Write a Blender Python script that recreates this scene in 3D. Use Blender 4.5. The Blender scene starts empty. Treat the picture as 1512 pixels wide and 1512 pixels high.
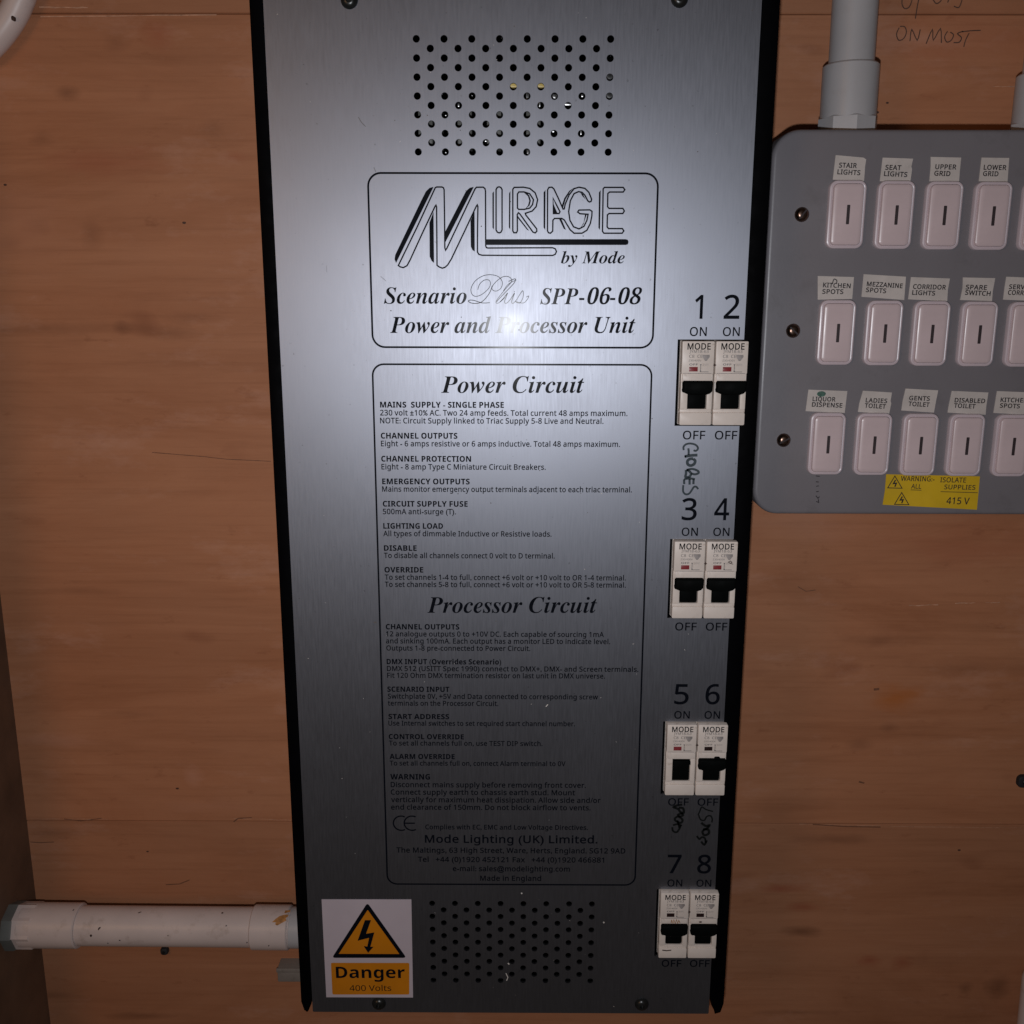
import bpy, math, random
from mathutils import Vector, Matrix, noise
from mathutils.geometry import tessellate_polygon

random.seed(7)
SC = bpy.context.scene
COL = SC.collection
# ---------------------------------------------------------------- camera, light, exposure
# the place is measured in millimetres: x right, y up, z out of the wall towards the room;
# z = 0 is the face of the cabinet, the wall is at WALL.  W() turns that into Blender metres.
def W(x, y, z): return Vector((x / 1000, -z / 1000, y / 1000))
FOC, CX, CY = 1450.0, 757.5, 754.15
CAM = (0.863, 116.21, 530.27)
ROT = ((0.9999882, -0.0029232, 0.0038801), (0.0020060, 0.9758941, 0.2182353), (-0.0044245, -0.2182250, 0.9758885))
def at(u, v, z=0.0):
    """point of the plane at depth z seen at photo position u, v"""
    c = ((u - CX) / FOC, -(v - CY) / FOC, -1.0)
    d = [sum(ROT[i][j] * c[j] for j in range(3)) for i in range(3)]
    t = (z - CAM[2]) / d[2]
    return (CAM[0] + t * d[0], CAM[1] + t * d[1])
cam = bpy.data.cameras.new('camera')
cam.sensor_width = cam.sensor_height = 36
cam.lens = 36 * FOC / 1512
cam.shift_x = -(CX - 756) / 1512
cam.shift_y = (CY - 756) / 1512
cam.clip_start, cam.clip_end = .01, 50
camo = bpy.data.objects.new('camera', cam); COL.objects.link(camo)
cols = [W(*[ROT[i][j] for i in range(3)]) * 1000 for j in range(3)]
mw = Matrix([[cols[j][i] for j in range(3)] for i in range(3)]).to_4x4()
mw.translation = W(*CAM)
camo.matrix_world = mw
SC.camera = camo

world = bpy.data.worlds.new("World"); SC.world = world; world.use_nodes = True
bg = world.node_tree.nodes['Background']
bg.inputs[0].default_value = (1.0, .80, .68, 1); bg.inputs[1].default_value = .029
SC.view_settings.view_transform = 'Standard'
SC.view_settings.look = 'None'
SC.view_settings.exposure = 0
def area(name, loc, target, size, power, color, shape='DISK'):
    l = bpy.data.lights.new(name, 'AREA'); l.shape = shape; l.size = size; l.energy = power; l.color = color
    o = bpy.data.objects.new(name, l); COL.objects.link(o)
    o.location = W(*loc)
    o.rotation_euler = (W(*target) - W(*loc)).to_track_quat('-Z', 'Y').to_euler()
    return o
area('phone_flash', (-5.5, 81, 538), (0, 60, 0), .012, 1.6, (.93, .95, 1.0))      # the flash beside the lens
area('room_lamp', (-620, 200, 900), (-300, -20, -90), .35, 1.0, (1, .55, .27))     # warm lamp of the room, to the left
WALL = -90.0

# ---------------------------------------------------------------- materials
def nt(name):
    m = bpy.data.materials.new(name); m.use_nodes = True
    return m, m.node_tree.nodes, m.node_tree.links, m.node_tree.nodes['Principled BSDF']
def noise_tex(n, l, scale, vec, detail=4, rough=.55):
    coord = n.new('ShaderNodeTexCoord'); mp = n.new('ShaderNodeMapping'); mp.inputs['Scale'].default_value = vec
    t = n.new('ShaderNodeTexNoise'); t.inputs['Scale'].default_value = scale
    t.inputs['Detail'].default_value = detail; t.inputs['Roughness'].default_value = rough
    l.new(coord.outputs['Object'], mp.inputs[0]); l.new(mp.outputs[0], t.inputs['Vector'])
    return t
def ramp(n, l, src, stops):
    r = n.new('ShaderNodeValToRGB'); e = r.color_ramp.elements
    while len(e) < len(stops): e.new(.5)
    for i, (p, c) in enumerate(stops):
        e[i].position = p; e[i].color = (*c, 1) if len(c) == 3 else c
    l.new(src, r.inputs[0]); return r
def mixc(n, l, fac, a, b, mode='MIX'):
    m = n.new('ShaderNodeMix'); m.data_type = 'RGBA'; m.blend_type = mode
    for sock, v in ((m.inputs[0], fac), (m.inputs[6], a), (m.inputs[7], b)):
        if hasattr(v, 'links') or hasattr(v, 'is_linked'): l.new(v, sock)
        else: sock.default_value = v if not isinstance(v, tuple) else (*v, 1)
    return m.outputs[2]
def simple(name, color, rough=.5, metal=0., spec=.5, var=.12, scale=60, dirt=None, dirt_amt=.0, bump=0., bscale=400, coat=0.):
    """paint or plastic with a little unevenness, optional dirt stains and fine relief"""
    m, n, l, b = nt(name)
    t = noise_tex(n, l, scale, (1, 1, 1))
    lo = tuple(c * (1 - var) for c in color); hi = tuple(min(1, c * (1 + var)) for c in color)
    r = ramp(n, l, t.outputs[0], [(.3, lo), (.7, hi)])
    out = r.outputs[0]
    if dirt:
        t2 = noise_tex(n, l, scale * 2.7, (1, 1, 1), 6, .7)
        r2 = ramp(n, l, t2.outputs[0], [(.56, (0, 0, 0)), (.72, (dirt_amt,) * 3)])
        out = mixc(n, l, r2.outputs[0], out, dirt)
    l.new(out, b.inputs['Base Color'])
    t3 = noise_tex(n, l, scale * 1.4, (1, 1, 1), 5)
    r3 = ramp(n, l, t3.outputs[0], [(.25, (rough * .82,) * 3), (.75, (min(1, rough * 1.2),) * 3)])
    l.new(r3.outputs[0], b.inputs['Roughness'])
    b.inputs['Metallic'].default_value = metal
    b.inputs['Specular IOR Level'].default_value = spec
    b.inputs['Coat Weight'].default_value = coat
    if bump:
        t4 = noise_tex(n, l, bscale, (1, 1, 1), 3)
        bp = n.new('ShaderNodeBump'); bp.inputs['Strength'].default_value = bump; bp.inputs['Distance'].default_value = .0004
        l.new(t4.outputs[0], bp.inputs['Height']); l.new(bp.outputs[0], b.inputs['Normal'])
    return m

def brushed():
    m, n, l, b = nt('brushed_aluminium')
    st = noise_tex(n, l, 1100, (1, 1, .07), 3, .6)            # vertical brush lines
    cl = noise_tex(n, l, 7, (1, 1, 1), 4, .6)                 # slight cloudiness
    sp = noise_tex(n, l, 420, (1, 1, 1), 2, .5)               # specks
    base = ramp(n, l, cl.outputs[0], [(.25, (.238, .25, .288)), (.75, (.275, .288, .33))])
    c1 = mixc(n, l, .3, base.outputs[0], ramp(n, l, st.outputs[0], [(.3, (.23, .24, .275)), (.7, (.29, .30, .34))]).outputs[0])
    spk = ramp(n, l, sp.outputs[0], [(.70, (0, 0, 0)), (.78, (.6, .6, .6))])
    c2 = mixc(n, l, spk.outputs[0], c1, (.12, .12, .13))
    l.new(c2, b.inputs['Base Color'])
    b.inputs['Metallic'].default_value = 1
    rr = ramp(n, l, st.outputs[0], [(.25, (.46,) * 3), (.75, (.52,) * 3)])
    sm = noise_tex(n, l, 14, (1, 1, .6), 6, .7)               # hand smears
    rs_ = ramp(n, l, sm.outputs[0], [(.4, (.94,) * 3), (.7, (1, 1, 1))])
    l.new(mixc(n, l, 1.0, rr.outputs[0], rs_.outputs[0], 'MULTIPLY'), b.inputs['Roughness'])
    b.inputs['Anisotropic'].default_value = .3
    v = n.new('ShaderNodeCombineXYZ'); v.inputs[0].default_value = 1.0
    l.new(v.outputs[0], b.inputs['Tangent'])
    bp = n.new('ShaderNodeBump'); bp.inputs['Strength'].default_value = .06; bp.inputs['Distance'].default_value = .00006
    l.new(st.outputs[0], bp.inputs['Height']); l.new(bp.outputs[0], b.inputs['Normal'])
    b.inputs['Coat Weight'].default_value = .026
    b.inputs['Coat Roughness'].default_value = .15
    return m

OR, DK, PL, RD = (.42, .125, .025), (.20, .075, .035), (.52, .25, .16), (.34, .085, .04)
STAINS = [(1320, 1032, 18, 10, OR, .75), (1345, 1022, 14, 5, OR, .6), (1312, 1075, 7, 4, DK, .5), (1152, 1313, 16, 4, RD, .8), (1190, 1340, 12, 4, RD, .6), (1185, 1376, 14, 4, DK, .7),
          (1283, 1418, 9, 5, RD, .7), (1332, 1420, 8, 6, RD, .6), (1475, 1456, 9, 10, DK, .8), (1425, 1460, 5, 6, DK, .6), (1270, 1098, 9, 5, DK, .4), (1180, 1495, 30, 3, DK, .6), (1440, 985, 50, 7, DK, .35), (1300, 945, 35, 5, DK, .35),
          (284, 1145, 6, 8, PL, .5), (180, 486, 5, 4, DK, .6), (250, 492, 22, 6, DK, .45), (60, 485, 60, 4, DK, .45), (285, 470, 18, 5, DK, .35), (120, 873, 30, 3, DK, .4), (205, 1055, 22, 4, DK, .4), (83, 1230, 20, 6, DK, .35),
          (98, 138, 7, 4, DK, .6), (62, 205, 9, 6, DK, .45), (235, 52, 10, 10, RD, .45), (172, 65, 8, 7, DK, .35), (135, 345, 6, 8, DK, .35), (313, 190, 8, 6, DK, .3), (348, 232, 9, 3, RD, .4), (160, 240, 50, 9, RD, .4),
          (215, 1500, 30, 3, DK, .6), (60, 1470, 25, 3, DK, .5), (310, 1190, 30, 5, PL, .3), (1200, 770, 40, 12, PL, .35), (1440, 810, 50, 16, RD, .3), (1150, 1200, 30, 18, DK, .25), (1400, 60, 60, 20, RD, .3), (1230, 1240, 30, 4, DK, .5), (90, 1095, 30, 5, PL, .4), (40, 330, 30, 30, PL, .25)]
def plywood(name, tint):
    m, n, l, b = nt(name)
    g1 = noise_tex(n, l, 4.5, (.7, 1, 3.2), 8, .66); g1.inputs['Distortion'].default_value = 1.2
    g2 = noise_tex(n, l, 60, (.10, 1, 3.0), 6, .65)
    bl = noise_tex(n, l, 11, (.8, 1, 1.3), 7, .7)
    fl = noise_tex(n, l, 70, (.55, 1, 1.4), 5, .7)
    kn = noise_tex(n, l, 26, (.55, 1, 1.0), 2, .4)
    T = lambda *c: tuple(a * t for a, t in zip(c, tint))
    r1 = ramp(n, l, g1.outputs[0], [(.36, T(0.347, 0.131, 0.058)), (.5, T(0.439, 0.180, 0.087)), (.64, T(0.500, 0.218, 0.111))])
    r2 = ramp(n, l, g2.outputs[0], [(.3, T(0.367, 0.143, 0.066)), (.7, T(0.490, 0.210, 0.106))])
    c = mixc(n, l, .34, r1.outputs[0], r2.outputs[0])
    rb = ramp(n, l, bl.outputs[0], [(.35, (0, 0, 0)), (.75, (.55, .55, .55))])
    c = mixc(n, l, rb.outputs[0], c, T(0.408, 0.186, 0.099))
    rf = ramp(n, l, fl.outputs[0], [(.62, (0, 0, 0)), (.74, (.45, .45, .45))])
    c = mixc(n, l, rf.outputs[0], c, T(0.255, 0.087, 0.038))
    rk = ramp(n, l, kn.outputs[0], [(.66, (0, 0, 0)), (.76, (.6, .6, .6))])
    c = mixc(n, l, rk.outputs[0], c, T(0.214, 0.067, 0.030))
    # knots and stains where the sheet has them: centre, half sizes (mm), colour, strength
    co = n.new('ShaderNodeTexCoord'); wob = noise_tex(n, l, 60, (.5, 1, 1.4), 4, .6)
    for (u, v, rx, ry, col, k) in STAINS:
        x, y = at(u, v, WALL)
        a = n.new('ShaderNodeMapping'); a.vector_type = 'POINT'
        a.inputs['Location'].default_value = (-x / rx, 0, -y / ry); a.inputs['Scale'].default_value = (1000 / rx, 0, 1000 / ry)
        l.new(co.outputs['Object'], a.inputs[0])
        ln = n.new('ShaderNodeVectorMath'); ln.operation = 'LENGTH'; l.new(a.outputs[0], ln.inputs[0])
        ad = n.new('ShaderNodeMath'); ad.operation = 'MULTIPLY_ADD'; l.new(wob.outputs[0], ad.inputs[0]); ad.inputs[1].default_value = 2.2; l.new(ln.outputs['Value'], ad.inputs[2])
        rr = ramp(n, l, ad.outputs[0], [(0, (k,) * 3), (1, (0, 0, 0))])
        mr = n.new('ShaderNodeMapRange'); mr.inputs['From Min'].default_value = 1.0; mr.inputs['From Max'].default_value = 2.3
        l.new(ad.outputs[0], mr.inputs[0]); l.new(mr.outputs[0], rr.inputs[0])
        c = mixc(n, l, rr.outputs[0], c, T(*col))
    fi = noise_tex(n, l, 230, (.05, 1, 1.5), 4, .7)           # crisp fine fibres
    c = mixc(n, l, 1.0, c, ramp(n, l, fi.outputs[0], [(.3, (.90, .885, .87)), (.5, (1, 1, 1)), (.72, (1.0, 1.0, 1.0))]).outputs[0], 'MULTIPLY')
    pa = noise_tex(n, l, 17, (.6, 1, 1.5), 6, .72)            # pale bare patches
    c = mixc(n, l, ramp(n, l, pa.outputs[0], [(.55, (0, 0, 0)), (.75, (.5, .5, .5))]).outputs[0], c, T(.56, .30, .21))
    l.new(c, b.inputs['Base Color'])
    b.inputs['Roughness'].default_value = .62
    b.inputs['Specular IOR Level'].default_value = .3
    bp = n.new('ShaderNodeBump'); bp.inputs['Strength'].default_value = .25; bp.inputs['Distance'].default_value = .0004
    l.new(g2.outputs[0], bp.inputs['Height']); l.new(bp.outputs[0], b.inputs['Normal'])
    return m

M = {}
M['alu'] = brushed()
M['ply'] = plywood('plywood_grain', (1, 1, 1))
M['ply_low'] = plywood('plywood_grain_lower', (.90, .92, .94))
M['board'] = simple('dark_brown_board', (.12, .062, .036), .6, var=.3, scale=22, bump=.3, bscale=200)  # dark brown overall, tone varied at random
M['black'] = simple('black_powder_coat', (.006, .006, .0075), .42, var=.3, scale=90, dirt=(.05, .045, .04), dirt_amt=.25)
M['rail'] = simple('matt_black_rail', (.0008, .0008, .0013), .6, var=.3, scale=90, spec=.03)
M['inside'] = simple('dark_cabinet_interior', (.012, .012, .014), .6, var=.5, scale=60)
M['ink'] = simple('black_printing_ink', (.0025, .0035, .007), .6, var=.1, spec=.04, coat=.15)
M['ink'].node_tree.nodes['Principled BSDF'].inputs['Coat Roughness'].default_value = .17
M['marker'] = simple('black_marker_pen', (.010, .024, .034), .5, var=.5, scale=700)
M['marker_dark'] = simple('dark_marker_pen', (.004, .005, .005), .5, var=.3, scale=700, spec=.2)
M['pencil'] = simple('pencil_line', (.085, .042, .028), .6, var=.4, scale=600)
M['breaker'] = simple('cream_breaker_plastic', (.70, .62, .56), .42, var=.06, scale=90, dirt=(.33, .24, .17), dirt_amt=.5)
M['breaker_print'] = simple('grey_breaker_print', (.10, .095, .10), .5, var=.3, scale=500)
M['breaker_faint'] = simple('faint_breaker_print', (.30, .27, .26), .5, var=.3, scale=500)
M['toggle'] = simple('black_toggle_plastic', (.002, .0025, .0025), .6, spec=.035, var=.3, scale=120)
M['red'] = simple('red_indicator', (.22, .03, .035), .35, var=.2, scale=300)
M['dark_red'] = simple('dark_indicator', (.02, .008, .008), .35, var=.2, scale=300)
M['white_paper'] = simple('white_sticker_vinyl', (.46, .40, .44), .42, var=.04, scale=40, dirt=(.35, .3, .28), dirt_amt=.15)
M['amber'] = simple('amber_sticker_print', (.50, .17, .003), .42, var=.08, scale=40)
M['box'] = simple('grey_enamelled_metal', (.178, .165, .178), .38, var=.05, scale=16, dirt=(.10, .09, .09), dirt_amt=.3, bump=.08, bscale=500)
M['rocker'] = simple('pinkish_white_plastic', (.60, .48, .49), .30, var=.05, scale=60, dirt=(.30, .24, .22), dirt_amt=.18)
M['rocker_rim'] = simple('pinkish_white_rim_plastic', (.56, .47, .50), .30, var=.05, scale=60)
M['slot'] = simple('dark_key_slot', (.028, .018, .020), .5, var=.2)
M['tape'] = simple('white_label_tape', (.53, .48, .45), .5, var=.08, scale=90, dirt=(.30, .27, .25), dirt_amt=.3)
M['tape_ink'] = simple('label_tape_ink', (.02, .015, .018), .5, var=.4, scale=800)
M['yellow'] = simple('yellow_warning_tape', (.62, .40, .012), .45, var=.08, scale=60)
M['pvc'] = simple('white_conduit_plastic', (.60, .50, .47), .38, var=.08, scale=25, dirt=(.30, .22, .17), dirt_amt=.45)
M['pvc_clean'] = simple('clean_conduit_plastic', (.42, .41, .42), .38, var=.05, scale=25, dirt=(.30, .26, .24), dirt_amt=.2)
M['pvc_shaded'] = simple('shaded_trunking_plastic', (.20, .175, .155), .5, var=.1, scale=40, dirt=(.1, .08, .06), dirt_amt=.4)  # pale trunking with the shadow it lies in put into the colour
M['grime'] = simple('brown_grime', (.05, .025, .018), .7, var=.4, scale=500)
M['crack'] = simple('brown_veneer_crack', (.17, .07, .035), .7, var=.3, scale=300)
M['crack_dark'] = simple('dark_pin_hole', (.07, .028, .016), .7, var=.3, scale=300)
M['rust'] = simple('orange_scrape', (.36, .16, .045), .7, var=.5, scale=420)
M['steel'] = simple('blackened_steel_screw', (.035, .036, .035), .30, metal=.7, var=.3, scale=300)
M['brass'] = simple('tarnished_brass_screw', (.20, .13, .10), .26, metal=1, var=.3, scale=400)
M['zinc'] = simple('zinc_plated_steel', (.5, .5, .5), .3, metal=1, var=.2, scale=200)
M['yellow_part'] = simple('yellow_terminal', (.65, .48, .15), .4)
M['grey_metal'] = simple('dull_grey_metal', (.12, .12, .11), .45, var=.2, scale=60)
M['scratch'] = simple('dark_scratch', (.10, .09, .085), .6, var=.3, scale=500)
M['fleck'] = simple('pale_dust_fleck', (.62, .58, .54), .6, var=.2, scale=500)
M['edge_light'] = simple('pale_torn_veneer', (.50, .27, .17), .7, var=.3, scale=300)

# ---------------------------------------------------------------- mesh helpers
class MB:
    def __init__(s): s.v = []; s.f = []
    def add(s, vs, fs):
        o = len(s.v); s.v += [tuple(p) for p in vs]; s.f += [tuple(i + o for i in f) for f in fs]
    def sheet(s, contours, z):
        """flat filled area; the first contour is the outline, the others are holes"""
        pts = [p for c in contours for p in c]
        tris = tessellate_polygon([[Vector((p[0], p[1], 0)) for p in c] for c in contours])
        out = []
        for t in tris:
            a, b, c = (pts[i] for i in t)
            ar = (b[0] - a[0]) * (c[1] - a[1]) - (b[1] - a[1]) * (c[0] - a[0])
            if abs(ar) > 1e-9: out.append(t if ar > 0 else t[::-1])
        s.add([(p[0], p[1], z) for p in pts], out)
    def loft(s, rings, cap0=False, cap1=True):
        n = len(rings[0]); vs = [p for r in rings for p in r]; fs = []
        for k in range(len(rings) - 1):
            for i in range(n):
                j = (i + 1) % n; fs.append((k * n + i, k * n + j, (k + 1) * n + j, (k + 1) * n + i))
        if cap1: fs.append(tuple(range((len(rings) - 1) * n, len(rings) * n)))
        if cap0: fs.append(tuple(range(n))[::-1])
        s.add(vs, fs)
    def slab(s, cx, cy, w, h, prof, r=.6, seg=3):
        """rounded block facing the room; prof = [(inset, z), ...] from back to front"""
        rings = []
        for ins, z in prof:
            rings.append([(x, y, z) for x, y in rrect(cx, cy, w - 2 * ins, h - 2 * ins, max(.02, r - ins), seg)])
        s.loft(rings)
    def box(s, x0, x1, y0, y1, z0, z1, b=.3):
        s.slab((x0 + x1) / 2, (y0 + y1) / 2, x1 - x0, y1 - y0, [(0, z0), (0, z1 - b), (b * .3, z1 - b * .3), (b, z1)], r=b * 1.5 + .01, seg=2)
    def stroke(s, pts, w, z, closed=False, widths=None):
        n = len(pts)
        if n < 2: return
        rng = range(n if closed else n - 1)
        L, R = [], []
        for i in range(n):
            a = pts[(i - 1) % n] if (closed or i > 0) else pts[i]
            b = pts[(i + 1) % n] if (closed or i < n - 1) else pts[i]
            p = pts[i]
            d1 = Vector((p[0] - a[0], p[1] - a[1])); d2 = Vector((b[0] - p[0], b[1] - p[1]))
            if d1.length < 1e-6: d1 = d2
            if d2.length < 1e-6: d2 = d1
            d1.normalize(); d2.normalize()
            t = d1 + d2
            t = d1.copy() if t.length < .2 else t.normalized()
            k = 1 / max(.5, t.dot(d1))
            ww = (widths[i] if widths else w) / 2 * k
            L.append((p[0] - t.y * ww, p[1] + t.x * ww, z)); R.append((p[0] + t.y * ww, p[1] - t.x * ww, z))
        fs = [(i, n + i, n + (i + 1) % n, (i + 1) % n) for i in rng]
        s.add(L + R, [f for f in fs])
    def lathe(s, axis0, axis1, prof, n=24, cap=True):
        """turned shape along the line axis0 -> axis1; prof = [(t 0..1, radius), ...]"""
        a = Vector(axis0); d = Vector(axis1) - a; u = d.normalized()
        e = u.orthogonal().normalized(); g = u.cross(e)
        rings = []
        for t, r in prof:
            c = a + d * t
            rings.append([tuple(c + (e * math.cos(q) + g * math.sin(q)) * r) for q in (2 * math.pi * i / n for i in range(n))])
        s.loft(rings, cap, cap)
    def tube(s, pts, r, n=14):
        rings = []; P = [Vector(p) for p in pts]
        e = None
        for i, p in enumerate(P):
            t = (P[min(i + 1, len(P) - 1)] - P[max(i - 1, 0)]).normalized()
            e = t.orthogonal().normalized() if e is None else (e - t * e.dot(t)).normalized()
            g = t.cross(e)
            rr = r[i] if isinstance(r, (list, tuple)) else r
            rings.append([tuple(p + (e * math.cos(q) + g * math.sin(q)) * rr) for q in (2 * math.pi * k / n for k in range(n))])
        s.loft(rings, True, True)
    def build(s, name, mat, parent=None, origin=(0, 0, 0), smooth=True, label=None):
        me = bpy.data.meshes.new(name)
        o0 = Vector(origin)
        me.from_pydata([W(*(Vector(p) - o0)) for p in s.v], [], s.f)
        me.materials.append(M[mat] if isinstance(mat, str) else mat)
        if smooth:
            me.polygons.foreach_set('use_smooth', [True] * len(me.polygons))
            me.set_sharp_from_angle(angle=math.radians(38))
        me.update()
        o = bpy.data.objects.new(name, me); COL.objects.link(o)
        if parent is not None: o.parent = parent
        if label: o['label'] = label
        return o
def rrect(cx, cy, w, h, r, seg=4):
    r = max(.001, min(r, w / 2 - .001, h / 2 - .001)); out = []
    for k, (sx, sy) in enumerate(((1, 1), (-1, 1), (-1, -1), (1, -1))):
        ox, oy = cx + sx * (w / 2 - r), cy + sy * (h / 2 - r)
        for i in range(seg + 1):
            q = math.pi / 2 * (k + i / seg); out.append((ox + r * math.cos(q), oy + r * math.sin(q)))
    return out
def thing(name, label, cat, loc, group=None, kind=None):
    o = bpy.data.objects.new(name, None); COL.objects.link(o); o.empty_display_size = .02
    o.location = W(*loc)
    if kind: o['kind'] = kind
    else: o['category'] = cat
    if label: o['label'] = label
    if group: o['group'] = group
    o['mm'] = list(loc)
    return o
def org(o): return tuple(o['mm'])
def tag(o, label, cat=None, group=None, kind=None):
    o['label'] = label
    if cat: o['category'] = cat
    if group: o['group'] = group
    if kind: o['kind'] = kind
    return o
def copy_tree(o, parent, loc=None):
    c = o.copy(); COL.objects.link(c); c.parent = parent
    if loc is not None: c.location = W(*loc)
    for ch in list(o.children): copy_tree(ch, c)
    return c
def smooth_path(pts, k=4, closed=False):
    n = len(pts); out = []
    for i in range(n if closed else n - 1):
        g = (lambda j: pts[j % n]) if closed else (lambda j: pts[max(0, min(n - 1, j))])
        p0, p1, p2, p3 = g(i - 1), g(i), g(i + 1), g(i + 2)
        for j in range(k):
            t = j / k
            out.append(tuple(.5 * (2 * b + (c - a) * t + (2 * a - 5 * b + 4 * c - d) * t * t + (3 * b - a - 3 * c + d) * t ** 3)
                             for a, b, c, d in zip(p0, p1, p2, p3)))
    if not closed: out.append(pts[-1])
    return out

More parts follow.
